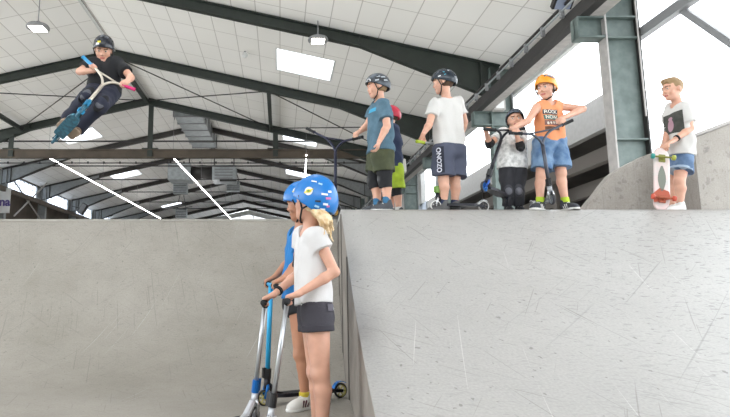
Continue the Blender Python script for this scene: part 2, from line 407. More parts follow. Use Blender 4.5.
for i, (Y, py) in enumerate([(24.8, 141.3), (30, 166), (35.2, 179.5), (40.4, 192), (45.6, 202), (50.8, 208.5)]):
    z = P(150, py, Y+.2).z
    o = MB().box(max(XL, ridge(Y+.2)[0]-(ridge(Y+.2)[1]-z-.15)/SL), min(XR, ridge(Y+.2)[0]+(ridge(Y+.2)[1]-z-.15)/SL), Y+.17, Y+.23, z-.03, z+.03).build('tie_rod', M_BLACKST)
    tag(o, 'thin dark horizontal tie across the hall, %s' % ['just above the brown cross beam', 'first below the brown cross beam', 'second below the brown cross beam', 'third below the brown cross beam', 'fourth below the brown cross beam', 'lowest one close to the ramp edge'][i], 'tie', 'thin ties across the far hall')
PX = [(-11.3, 'left edge'), (RX, 'ridge'), (-.40, 'right half')]
for i, (x, w_) in enumerate(PX):
    z = rz(x)-.22
    o = MB().bar((x, 19.72, z), (x, 24.68, z), .14, .16).build('roof_strut', M_GREEN)
    tag(o, 'green roof strut running between two portals at the %s' % ['left edge of the picture', 'ridge right of the jumping boy', 'right slope above the air duct'][i], 'strut', 'roof struts between the portals')
def rod(a, b, lab):
    o = MB().tube([(a[0], a[1], rz(a[0])-.2), (b[0], b[1], rz(b[0])-.2)], .022, 6).build('bracing_rod', M_BLACKST)
    tag(o, lab, 'rod', 'diagonal rods under the roof')
rod((RX, 19.8), (-.4, 24.6), 'diagonal rod from the ridge behind the jumping boy down to the right post')
rod((RX, 24.6), (-.4, 19.8), 'diagonal rod from the ridge above the cross beam up to the right strut')
rod((RX, 19.8), (-11.3, 24.6), 'diagonal rod passing behind the jumping boy down to the left')
rod((RX, 24.6), (-11.3, 19.8), 'thin rod running left from the far ridge behind the jumping boy')
rod((-.4, 19.8), (5.2, 24.6), 'diagonal rod behind the tall black handlebar')
rod((-.4, 24.6), (5.2, 19.8), 'thin rod to the right of the strut, behind the blue shirt boy')

# ---------------------------------------------------------------- lamps
def pendant(px, py, Y, w, lab, grp='round bay lamps hanging from the roof'):
    c = P(px, py, Y); z = c.z
    t = thing('pendant_lamp', c, lab, 'lamp', grp)
    top = rz(c.x)
    MB().tube([(c.x, Y, z+.06), (c.x, Y, top)], .014, 6).build('rod', M_GREYP, t)
    n = 24; mb = MB(); prof = [(.02, .14), (.16, .13), (.22, .05), (.90, .035), (1.0, .0), (1.0, -.03), (.86, -.04)]
    V = []; Fc = []
    for (r, h) in prof:
        for k in range(n): V.append((c.x+w/2*r*math.cos(2*math.pi*k/n), Y+w/2*r*math.sin(2*math.pi*k/n), z+h*w*2))
    for i in range(len(prof)-1):
        for k in range(n): Fc.append((i*n+k, i*n+(k+1) % n, (i+1)*n+(k+1) % n, (i+1)*n+k))
    Fc += [tuple(range(n)), tuple((len(prof)-1)*n+k for k in range(n))]
    mb.add(V, Fc); mb.build('housing', M_GREYP, t)
    MB().box(c.x-w*.31, c.x+w*.31, Y-w*.30, Y+w*.30, z-.10*w, z-.08*w).build('lamp_face', M_LAMP, t)
    return t
pendant(38, 27, 14.1, .58, 'round grey bay lamp hanging at the top left corner')
pendant(318, 39.5, 14.1, .52, 'round grey bay lamp hanging above the big skylight, top centre')
pendant(131.5, 118, 27.5, .55, 'small round bay lamp right of the jumping boy near the ridge')
def tube_light(pa, ya, pb, yb, lab):
    """straight line of light hung level at one height"""
    a = P(*pa, ya); b = P(*pb, yb); 
    t = thing('tube_light', (a+b)/2, lab, 'lamp', 'long light lines of the far hall')
    MB().bar(a, b, .045, .04).build('light_bar', M_TUBE, t)
    hb = MB(); n = 6
    for k in range(n+1):
        q = a.lerp(b, k/n)
        if 25.8 < q.y < 32.2 and -5.2 < q.x < -3.0: continue
        hb.tube([(q.x, q.y, q.z+.03), (q.x, q.y, rz(q.x, q.y)-.02)], .008, 4)
    hb.each('hanger', M_GREYP, t)
def lev(px, py, zz):     # distance at which the pixel's ray reaches height zz
    up = (CY-py)/F; return (zz-EYE)*(math.cos(PIT)-up*math.sin(PIT))/(math.sin(PIT)+up*math.cos(PIT))
for (a, b, lab) in [((48.5, 157.5), (160.5, 218.5), 'long slanting bright light line on the left below the cross beam, above the ramp edge'),
                    ((173, 157.5), (231, 219), 'long bright light line in the middle of the far hall below the air duct'),
                    ((306.4, 155), (304.2, 190), 'light line seen end on right above the blue helmet of the girl')]:
    tube_light(a, lev(*a, 6.6), b, lev(*b, 6.6), lab)
# flood lamp on the runway beam at the very top
c = P(563, 1, 9.5)
t = thing('flood_lamp', c, 'dark square flood lamp at the top edge beside the runway beam', 'lamp')
MB().obox(c, (1, 0, 0), (0, .8, -.6), (0, .6, .8), .17, .13, .05).build('housing', M_BLACKST, t)
MB().obox((c.x+.0, c.y-.02, c.z-.06), (1, 0, 0), (0, .8, -.6), (0, .6, .8), .13, .10, .012).build('lamp_glass', mat('flood_glass', '9aa3b8', .2), t)
MB().tube([(c.x, c.y, c.z), (c.x+.1, c.y, rz(c.x)-.05)], .02, 6).build('hanger', M_BLACKST, t)
# small sensors
for (px, py, lab) in [(245, 51, 'small white ball sensor on the ceiling left of the big skylight')]:
    h = ceil_hit(px, py); z = rz(h[0])
    t = thing('sensor', (h[0], h[1], z), lab, 'sensor')
    bm = bmesh.new(); bmesh.ops.create_uvsphere(bm, u_segments=12, v_segments=8, radius=.09); 
    V = [(v.co.x+h[0], v.co.y+h[1], v.co.z+z-.13) for v in bm.verts]; Fc = [[v.index for v in f.verts] for f in bm.faces]; bm.free()
    link('ball', V, Fc, M_WHITEP, t, True); MB().tube([(h[0], h[1], z), (h[0], h[1], z-.06)], .03, 8).build('base', M_GREYP, t)
p = P(497, 107, 14.2)
t = thing('junction_box', p, 'small beige box lamp fixed on the column behind the small boy', 'box')
MB().box(p.x-.14, p.x+.14, 14.0, 14.2, p.z-.13, p.z+.13).build('housing', M_FLANGE, t)
MB().box(p.x-.10, p.x+.10, 13.985, 14.0, p.z-.09, p.z+.09).build('cover', M_WHITEP, t)

# ---------------------------------------------------------------- air duct with plant
def duct():
    t = thing('air_duct', P(200, 130, 30), 'large galvanised air duct with ribs hanging under the roof beyond the cross beam', 'duct')
    ya, yb = 26.0, 32.0
    z0 = P(190, 116, ya).z; xa0, xa1 = P(174, 116, ya).x, P(202, 116, ya).x
    mb = MB().box(xa0, xa1, ya, yb, z0, z0+.6); mb.build('duct_body', M_GALV, t)
    rb = MB()
    y = ya
    while y <= yb+.01:
        rb.box(xa0-.05, xa1+.05, y-.03, y+.03, z0-.05, z0); rb.box(xa0-.05, xa0, y-.03, y+.03, z0, z0+.65); rb.box(xa1, xa1+.05, y-.03, y+.03, z0, z0+.65); y += 1.2
    rb.each('rib', M_GREYP, t)
    hg = MB()
    for y in (ya+.6, ya+3, ya+5.4):
        for x in (xa0-.08, xa1+.08): hg.tube([(x, y, z0), (x, y, rz(x, y))], .012, 5)
    hg.each('hanger', M_BLACKST, t)
duct()
def plant():
    Y = 34.0
    a = P(168, 163, Y); b = P(235, 179.5, Y); m1 = P(190, 170, Y); m2 = P(212, 170, Y)
    t = thing('ventilation_unit', (a+b)/2, 'grey ventilation unit with a black outlet hanging in the far hall behind the light line', 'machine')
    MB().box(a.x, m1.x, Y, Y+1.4, b.z, a.z).build('cabinet', M_GALV, t)
    MB().box(m2.x, b.x, Y+.1, Y+1.6, b.z, a.z-.1).build('fan_box', M_GALV, t)
    mb = MB(); n = 5
    for k in range(n):
        z = b.z+(a.z-.1-b.z)*(k+.5)/n; mb.box(m2.x+.15, b.x-.15, Y+.05, Y+.1, z-.04, z+.04)
    mb.build('louvre', M_GREYP, t)
    mb = MB().tube([(m1.x, Y+.7, (a.z+b.z)/2), ((m1.x+m2.x)/2, Y+.6, (a.z+b.z)/2+.1), (m2.x, Y+.7, (a.z+b.z)/2)], .42, 14)
    mb.build('hose', M_BLACKST, t, True)
    hg = MB()
    for x in (a.x+.1, m1.x-.1, m2.x+.1, b.x-.1): hg.box(x-.03, x+.03, Y+.3, Y+.36, a.z-.1, rz(x, Y))
    hg.box(b.x-.9, b.x+.1, Y-.1, Y, b.z-.12, b.z)
    hg.each('hanger', M_BLACKST, t)
    # fan heaters further on
    for (px, py, YY, lab) in [(180, 188, 37.5, 'dark lattice fan heater hanging left below the ventilation unit'), (233, 186, 40, 'small fan heater hanging right below the ventilation unit'),
                              (181, 213, 47, 'small grey fan heater low in the far hall near the ramp edge')]:
        c = P(px, py, YY); t2 = thing('fan_heater', c, lab, 'heater', 'fan heaters of the far hall')
        MB().box(c.x-.45, c.x+.45, YY, YY+.5, c.z-.35, c.z+.35).build('case', M_GALV, t2)
        mb = MB()
        for k in range(5): mb.box(c.x-.42, c.x+.42, YY-.04, YY, c.z-.3+k*.14, c.z-.26+k*.14)
        mb.build('grille', M_BLACKST, t2)
        hb = MB()
        for s_ in (-1, 1): hb.tube([(c.x+s_*.4, YY+.2, c.z+.3), (c.x+s_*.15, YY+.2, rz(c.x, YY)-.02)], .025, 5)
        for s_ in (-1, 1): hb.tube([(c.x-s_*.4, YY+.1, c.z+.3), (c.x+s_*.9, YY+.1, c.z+.55)], .025, 5)
        hb.each('hanger', M_BLACKST, t2)
plant()

# ---------------------------------------------------------------- left wall equipment of the far hall
t = thing('wall_brace', (-14.2, 32.5, 5), 'pale steel cross brace between two columns at the left edge', 'bracing')
x = -14.05
MB().bar(P(13.5, 180, 30.3), P(40, 219, 34.9), .05, .07).build('brace', M_FLANGE, t)
MB().bar(P(47, 183, 34.8), P(14, 216, 30.4), .05, .07).build('brace', M_FLANGE, t)
o = MB().box(-14.1, -13.95, 28, 62, 5.75, 6.0).build('runway_beam', M_BROWN)
tag(o, 'brown runway beam along the left wall below the clerestory windows', 'beam')
c = P(4, 201, 29.2)
t = thing('banner', c, 'white banner with purple lettering at the left edge below the window', 'banner')
a = P(-4, 188, 29.2); b = P(9, 213, 29.2)
MB().box(a.x, b.x, 29.2, 29.25, b.z, a.z).build('cloth', M_WHITEP, t)
def text_mesh(s, size, bold=0):
    cu = bpy.data.curves.new('lettering', 'FONT'); cu.body = s; cu.size = size; cu.align_x = 'CENTER'; cu.align_y = 'CENTER'; cu.offset = bold
    ob = bpy.data.objects.new('lettering', cu); COL.objects.link(ob); bpy.context.view_layer.update()
    me = bpy.data.meshes.new_from_object(ob.evaluated_get(bpy.context.evaluated_depsgraph_get()))
    V = np.array([v.co[:] for v in me.vertices]); Fc = [tuple(p.vertices) for p in me.polygons]
    bpy.data.objects.remove(ob); bpy.data.meshes.remove(me); bpy.data.curves.remove(cu)
    return V, Fc
def solid(V, Fc, th):
    """give flat lettering (z=0) a thickness"""
    bm = bmesh.new(); vs_ = [bm.verts.new(v) for v in V]
    for f in Fc:
        try: bm.faces.new([vs_[i] for i in f])
        except ValueError: pass
    r = bmesh.ops.extrude_face_region(bm, geom=list(bm.faces))
    for v in r['geom']:
        if isinstance(v, bmesh.types.BMVert): v.co.z += th
    bm.verts.index_update()
    V2 = np.array([v.co[:] for v in bm.verts]); F2 = [[v.index for v in f.verts] for f in bm.faces]; bm.free(); return V2, F2
V, Fc = text_mesh('na', .6, .02); V, Fc = solid(V, Fc, .015)
cc = P(4.5, 202, 29.15)
V3 = [(cc.x+v[0], 29.19-v[2], cc.z+v[1]) for v in V]
link('lettering', V3, Fc, mat('purple_print', '5a4c86', .6), t)
for (px, py, Y, lab) in [(83, 209, 39, 'black loudspeaker hanging by the left clerestory windows'), (107.5, 213, 46, 'black twin spotlight on the left wall near the ramp edge')]:
    c = P(px, py, Y); t = thing('loudspeaker' if px < 90 else 'spotlight', c, lab, 'loudspeaker' if px < 90 else 'lamp')
    ax = (.5, 0, .86)
    if px < 90:
        MB().obox(c, (.86, 0, -.5), (0, 1, 0), (.5, 0, .86), .18, .2, .38).build('cabinet', M_BLACKST, t)
        MB().obox(c+Vector((0, -.21, 0)), (.86, 0, -.5), (0, 1, 0), (.5, 0, .86), .15, .01, .34).build('grille', M_GREYP, t)
    else:
        MB().tube([c+Vector((-.25, 0, .1)), c+Vector((-.35, -.3, -.2))], .16, 10).build('can', M_BLACKST, t, True)
        MB().tube([c+Vector((.25, 0, .1)), c+Vector((.35, -.3, -.2))], .16, 10).build('can', M_BLACKST, t, True)
    MB().bar(c, (-14.1, Y, c.z+.2), .04, .04).build('arm', M_BLACKST, t)

# ---------------------------------------------------------------- neighbouring canopy seen through the open bays
t = thing('neighbour_canopy', (9, 20, 0), 'grey roof edge with timbered underside, shade put into its colour, outside the open bays', 'building')
CP = [(8.2, 13.6), (8.3, 13.6), (15.3, 25.5), (15.3, 44), (8.2, 44)]
MB().box(8.0, 8.2, 13.5, 44, 4.75, 5.6).build('fascia', M_NEIGHF, t)
MB().prism(CP, 'z', 5.45, 5.6).build('roof', M_NEIGH_SHADE, t)
MB().box(15.1, 15.3, 25.5, 44, -.5, 5.45).box(8.2, 15.8, 43.8, 44, -.5, 5.45).prism([(8.2, 13.65), (8.3, 13.6), (15.3, 25.5), (15.2, 25.6)], 'z', -.5, 5.45).build('wall', M_NEIGH_SHADE, t)  # closed in with walls added to keep light from under the roof
M_CB = mat('canopy_beam', '7d7670', .8)
for (x, y_, z0, z1) in ((8.9, 15, 4.3, 4.7), (10.3, 17.5, 3.9, 4.35), (12.0, 20.5, 3.3, 3.8)): MB().box(x, x+.25, y_, 43.8, z0, z1).build('rafter_beam', M_CB, t)
for y in (20, 27, 34): MB().box(9.6, 9.85, y, y+.25, -.5, 5.4).build('post', M_CB, t)
tag(MB().box(6.7, 40, -12, 70, -.2, -.1).box(-50, -15.2, -12, 70, -.2, -.1).build('yard_ground', mat('yard_ground', 'dcdad6', .9)), 'pale yard ground outside the open sides of the hall, left part added for bounce light', 'ground')  # kept pale for bounce; left slab added to brighten the ceiling

# ---------------------------------------------------------------- ramps
def side_x(Y): return .21+.068*Y
prof = [(6.0, 1.575), (5.62, 1.575)]
for (px, py) in [(346, 245), (353, 291), (357, 320), (365.3, 364), (375.8, 417)]:
    lo, hi = .3, 6
    for _ in range(40):
        m_ = (lo+hi)/2
        if P(px, py, m_).x < side_x(m_): lo = m_
        else: hi = m_
    q = P(px, py, lo); prof.append((lo, q.z))
print('bank profile', prof)
# smooth bank curve through the measured edge
pk = prof[1:]+[(1.2, .13), (.55, .02), (.4, 0)]
ky = np.array([p[0] for p in pk])[::-1]; kz = np.array([p[1] for p in pk])[::-1]
co = np.polyfit(ky, kz, 4)
yy = np.linspace(.4, 5.62, 60); zz = np.polyval(co, yy)
zz = np.where(yy < .8, np.maximum(zz, 0), zz); zz[-1] = 1.575; zz[0] = 0
XE = 5.3
t = thing('bank_ramp', (.6, 5.6, 0), 'big pale grey bank ramp filling the right half with the boys standing on its deck', 'ramp')
V = []; Fc = []; th = .03; n = len(yy)
nx = 24
for j in range(nx+1):
    for i in range(n):
        xs_ = side_x(yy[i]); V.append((xs_+(XE-xs_)*j/nx, yy[i], zz[i]))
for j in range(nx):
    for i in range(n-1): Fc.append((j*n+i, (j+1)*n+i, (j+1)*n+i+1, j*n+i+1))
BA = [0]+list(np.cumsum(np.hypot(np.diff(yy), np.diff(zz)))); BV_ = V
srf = link('riding_surface', V, Fc, M_RAMPR, t, True); set_uv(srf, lambda i: (BV_[i][0], BA[i % len(yy)]))
md = srf.modifiers.new('thick', 'SOLIDIFY'); md.thickness = .02; md.offset = -1
# deck and side
YB = 8.95
dk = MB(); dk.add([(side_x(5.62), 5.62, 1.575), (XE, 5.62, 1.575), (XE, YB, 1.575), (side_x(YB)-.02, YB, 1.575)] + [(side_x(5.62), 5.62, 1.53), (XE, 5.62, 1.53), (XE, YB, 1.53), (side_x(YB)-.02, YB, 1.53)],
       [(0, 1, 2, 3), (7, 6, 5, 4), (0, 4, 5, 1), (1, 5, 6, 2), (2, 6, 7, 3), (3, 7, 4, 0)])
dk.build('deck', M_RAMPR, t)
# side wall panel, leaning face following the ramp profile
V = []; Fc = []
ys_ = list(yy)+[6.2, 6.9]; zs_ = list(zz)+[1.575, 1.575]
for y, z in zip(ys_, zs_):
    V += [(side_x(y)+.001, y, 0), (side_x(y)+.001, y, max(z-.012, .001)), (side_x(y)+.03, y, 0), (side_x(y)+.03, y, max(z-.022, .001))]
m_ = len(ys_)
for i in range(m_-1):
    a = i*4; b = a+4
    Fc += [(a, b, b+1, a+1), (a+2, a+3, b+3, b+2), (a+1, b+1, b+3, a+3), (a, a+2, b+2, b)]
link('side_panel', V, Fc, M_PLYS, t)
# side panel joints (battens)
bt = MB()
for y in (4.45, 5.55, 6.3): 
    zt = np.interp(y, ys_, zs_); bt.box(side_x(y)-.008, side_x(y)+.002, y-.012, y+.012, 0, zt-.03)
bt.each('joint_batten', mat('joint_dark', '6a655f', .8), t)

R_, Y0_ = 2.55, 4.5
t = thing('quarter_pipe', (-3, 6.9, 0), 'warm grey quarter pipe curving up across the left half of the picture', 'ramp')
yl = np.linspace(0, math.acos(1-1.62/R_), 40); V = []; Fc = []
pts = [(Y0_+R_*math.sin(a), R_*(1-math.cos(a))+.004) for a in yl]; ylip = pts[-1][0]; print('left lip', pts[-1])
pts = [(3.2, .004)]+pts
for u_ in np.linspace(0, 1, 20):
    for (y, z) in pts: V.append((-7+u_*(side_x(y)-.004+7), y, z))
n = len(pts)
for j in range(19):
    for i in range(n-1): Fc.append((j*n+i, (j+1)*n+i, (j+1)*n+i+1, j*n+i+1))
QA = [0]+list(np.cumsum([math.dist(pts[i], pts[i+1]) for i in range(len(pts)-1)])); QV = V
qs = link('riding_surface', V, Fc, M_RAMPL, t, True); set_uv(qs, lambda i: (QV[i][0], QA[i % len(QA)]))
MB().box(-7, side_x(ylip)-.004, ylip, 8.9, 1.57, 1.624).build('deck', M_RAMPL, t)
MB().box(-7, side_x(ylip)-.006, ylip-.012, ylip+.03, 1.605, 1.632).build('coping', mat('coping_pale', 'a39e95', .5), t)
MB().prism([(y, z-.02) for (y, z) in pts[1:]]+[(8.9, 1.6), (8.9, 0), (Y0_, 0)][0:0]+[(ylip, 0)], 'x', -7, -6.97).build('side_panel', M_PLYS, t)

# kicker and block at the right end of the deck
kp = [(P(a, b, 6.75).x, P(a, b, 6.75).z) for (a, b) in [(583, 211), (590, 202), (598, 192.5), (605, 183), (612, 174.5), (621, 168), (633, 161.5), (645, 155.5), (656, 151.5)]]
x_start = P(583, 211, 6.75).x
zc = 1.577
xb_ = P(693.5, 138, 6.3).x-.01; kp2 = [(kp[0][0]-(kp[0][1]-zc)*1.0, zc)]+kp+[(xb_, kp[-1][1]+.02), (xb_, zc)]
o = MB().prism(kp2, 'y', 6.75, 6.9).build('kicker_ramp', M_CONC); tag(o, 'pale concrete wedge rising right behind the skateboard boy at the foot of the big column', 'ramp')
XE = 5.34
a = P(693.5, 138, 6.3); b = P(760, 112, 6.3)
t = thing('concrete_block', (a.x+.4, 6.7, zc), 'big concrete block with sloping top at the right edge which the skateboard boy leans on', 'block')
MB().prism([(a.x, zc), (a.x, a.z), (XE+.0, a.z+(b.z-a.z)*(XE-a.x)/(b.x-a.x)), (XE, zc)], 'y', 6.3, 6.92).build('block', M_CONC, t)
sl_ = (b.z-a.z)/(b.x-a.x)
MB().prism([(a.x-.02, a.z), (a.x-.02, a.z+.035), (XE, a.z+.035+sl_*(XE-a.x)), (XE, a.z+sl_*(XE-a.x))], 'y', 6.27, 6.93).build('cap', M_FLANGE, t)

# ================================================================ implicit-surface modelling for people
def N3(v): v = np.asarray(v, dtype=np.float64); return v/np.linalg.norm(v)
class SDF:
    def __init__(s, lo, hi, res):
        s.res = res; s.lo = np.asarray(lo, float); n = np.ceil((np.asarray(hi, float)-s.lo)/res).astype(int)+2
        s.n = n; s.D = np.full(n, 9.0, dtype=np.float32)
        s.ax = [s.lo[i]+res*np.arange(n[i]) for i in range(3)]
    def _sub(s, lo, hi, m):
        i0 = np.clip(np.floor((np.asarray(lo)-m-s.lo)/s.res).astype(int), 0, s.n); i1 = np.clip(np.ceil((np.asarray(hi)+m-s.lo)/s.res).astype(int)+1, 0, s.n)
        sl = tuple(slice(a, b) for a, b in zip(i0, i1))
        X, Y, Z = np.meshgrid(*[s.ax[i][sl[i]] for i in range(3)], indexing='ij')
        return sl, X, Y, Z
    def put(s, fn, lo, hi, k=.0, op='u'):
        m = 3*s.res+k*1.5
        sl, X, Y, Z = s._sub(lo, hi, m)
        if X.size == 0: return s
        d = fn(X, Y, Z).astype(np.float32); D = s.D[sl]
        if op == 'u':
            if k > 0:
                h = np.maximum(k-np.abs(D-d), 0)/k; s.D[sl] = np.minimum(D, d)-h*h*k*.25
            else: s.D[sl] = np.minimum(D, d)
        elif op == 's': s.D[sl] = np.maximum(D, -d)
        return s
    def cone(s, a, b, ra, rb, k=.02, op='u', cut=None):
        """rounded cone; cut = (t0,t1): planes across it at those fractions"""
        a = np.asarray(a, float); b = np.asarray(b, float); ba = b-a; L2 = max(ba@ba, 1e-9); L = math.sqrt(L2); r = max(ra, rb)
        def fn(X, Y, Z):
            px, py, pz = X-a[0], Y-a[1], Z-a[2]; tt = (px*ba[0]+py*ba[1]+pz*ba[2])/L2; h = np.clip(tt, 0, 1)
            d = np.sqrt((px-h*ba[0])**2+(py-h*ba[1])**2+(pz-h*ba[2])**2)-(ra+(rb-ra)*h)
            if cut:
                if cut[0] is not None: d = np.maximum(d, (cut[0]-tt)*L)
                if cut[1] is not None: d = np.maximum(d, (tt-cut[1])*L)
            return d
        return s.put(fn, np.minimum(a, b)-r, np.maximum(a, b)+r, k, op)
    def ell(s, c, ax, r, k=.01, op='u', cuts=()):
        """ellipsoid, ax = three unit rows, r = radii; cuts = (normal, offset): keep where normal.(p-c) < offset"""
        c = np.asarray(c, float); ax = [np.asarray(a, float) for a in ax]; R_ = max(r)
        def fn(X, Y, Z):
            q = [((X-c[0])*a[0]+(Y-c[1])*a[1]+(Z-c[2])*a[2]) for a in ax]
            k0 = np.sqrt(sum((q[i]/r[i])**2 for i in range(3))); k1 = np.sqrt(sum((q[i]/r[i]**2)**2 for i in range(3)))+1e-6
            d = k0*(k0-1)/k1
            for n_, o_ in cuts:
                d = np.maximum(d, (X-c[0])*n_[0]+(Y-c[1])*n_[1]+(Z-c[2])*n_[2]-o_)
            return d
        return s.put(fn, c-R_, c+R_, k, op)
    def plane(s, p, n):
        """cut everything on the side n points to"""
        X, Y, Z = np.meshgrid(*s.ax, indexing='ij')
        s.D = np.maximum(s.D, ((X-p[0])*n[0]+(Y-p[1])*n[1]+(Z-p[2])*n[2]).astype(np.float32)); return s
    def wrinkle(s, amp, f=38, seed=0):
        X, Y, Z = np.meshgrid(*s.ax, indexing='ij'); r = np.random.RandomState(seed); w = 0
        for i in range(5):
            v = r.randn(3); v = v/np.linalg.norm(v)*f*(.6+.35*i); ph = r.rand()*6
            v2 = r.randn(3)*f*.3
            w = w+np.sin(X*v[0]+Y*v[1]+Z*v[2]+ph+1.3*np.sin(X*v2[0]+Y*v2[1]+Z*v2[2]))/(1+.5*i)
        s.D = (s.D+amp*w*.5).astype(np.float32); return s
    def mesh(s):
        D = s.D; ins = D < 0
        c = [ins[i:ins.shape[0]-1+i, j:ins.shape[1]-1+j, k:ins.shape[2]-1+k] for i in (0, 1) for j in (0, 1) for k in (0, 1)]
        sm = sum(x.astype(np.int8) for x in c); act = (sm > 0) & (sm < 8)
        idx = np.argwhere(act)
        if len(idx) == 0: return np.zeros((0, 3)), []
        vid = np.full(act.shape, -1, dtype=np.int64); vid[act] = np.arange(len(idx))
        offs = [(i, j, k) for i in (0, 1) for j in (0, 1) for k in (0, 1)]
        val = np.stack([D[idx[:, 0]+o[0], idx[:, 1]+o[1], idx[:, 2]+o[2]] for o in offs], 1)
        acc = np.zeros((len(idx), 3)); cnt = np.zeros(len(idx))
        for a in range(8):
            for b in range(a+1, 8):
                oa, ob = offs[a], offs[b]
                if sum(abs(oa[i]-ob[i]) for i in range(3)) != 1: continue
                va, vb = val[:, a], val[:, b]; m = (va < 0) != (vb < 0)
                t = np.where(m, va/(va-vb+1e-12), 0)
                p = np.array(oa)[None, :]+t[:, None]*(np.array(ob)-np.array(oa))[None, :]
                acc += p*m[:, None]; cnt += m
        V = s.lo+(idx+acc/cnt[:, None])*s.res
        Fs = []
        for ax_ in range(3):
            sl0 = [slice(None)]*3; sl1 = [slice(None)]*3; sl0[ax_] = slice(0, -1); sl1[ax_] = slice(1, None)
            a, b = ins[tuple(sl0)], ins[tuple(sl1)]
            u, w = (ax_+1) % 3, (ax_+2) % 3
            e = np.argwhere(a != b)
            e = e[(e[:, u] > 0) & (e[:, w] > 0) & (e[:, u] < act.shape[u]) & (e[:, w] < act.shape[w])]
            du = np.zeros(3, int); du[u] = 1; dw = np.zeros(3, int); dw[w] = 1
            q = [vid[tuple((e-o).T)] for o in (du+dw, dw, 0*du, du)]
            q = np.stack(q, 1); flip = ~a[tuple(e.T)]
            q[flip] = q[flip][:, ::-1]; Fs.append(q)
        return V, np.concatenate(Fs)

def M3(name, *a, **k): return mat(name, *a, **k)
SKIN = mat('skin', 'd6a48c', .5, var=.06, vscale=12, sss=.12); SKIN_T = mat('skin_tanned', 'b57f62', .5, var=.06, vscale=12, sss=.1)
EYEW = mat('eye_white', 'c9c2ba', .4); IRIS = mat('iris', '2c2019', .3); LIP = mat('lip', 'b5655a', .5); BROW = mat('brow', '6a4a33', .8)
BLACK = mat('black_plastic', '1b1b1d', .4); RUB = mat('black_rubber', '202022', .8); STRAP = mat('strap_black', '141416', .8)
CHROME = mat('polished_metal', 'c9cacc', .25, metal=.9); SILV = mat('silver_tube', 'b9bbbe', .3, metal=.8); BLKM = mat('black_metal', '1d1d24', .3, metal=.3)

def hand_prims(w, d, n, sd, k, curl, thumb=1):
    """palm, four bent fingers and a thumb; d = wrist to knuckles, n = side the fingers curl to, sd = thumb side"""
    d, n, sd = N3(d), N3(n), N3(sd); out = []
    lens = [1, .97, 1.05, .84]; lens = [.94, 1.04, .98, .8]
    for i in range(4):
        o = (1.5-i)*.0175*k
        kb = w+d*(.070-.003*abs(i-1))*k+sd*o
        out.append((w+sd*o*.55, kb, .0165*k, .0125*k, .010))
        p = kb; ang = 0; rr = .0092*k
        for a, L in zip(curl, (.034, .022, .018)):
            ang += a; dr = d*math.cos(ang)+n*math.sin(ang); q = p+dr*L*k*lens[i]
            out.append((p, q, rr, rr*.9, .003)); p = q; rr *= .92
    tb = w+d*.022*k+sd*.022*k
    t1 = tb+N3(d*.75+sd*.55+n*.45)*.034*k; t2 = t1+N3(d*.8+n*(.6 if sum(curl) > 1.5 else .25)-sd*.05)*.026*k
    out += [(tb, t1, .0135*k, .0105*k, .008), (t1, t2, .0105*k, .0085*k, .003)]
    return out

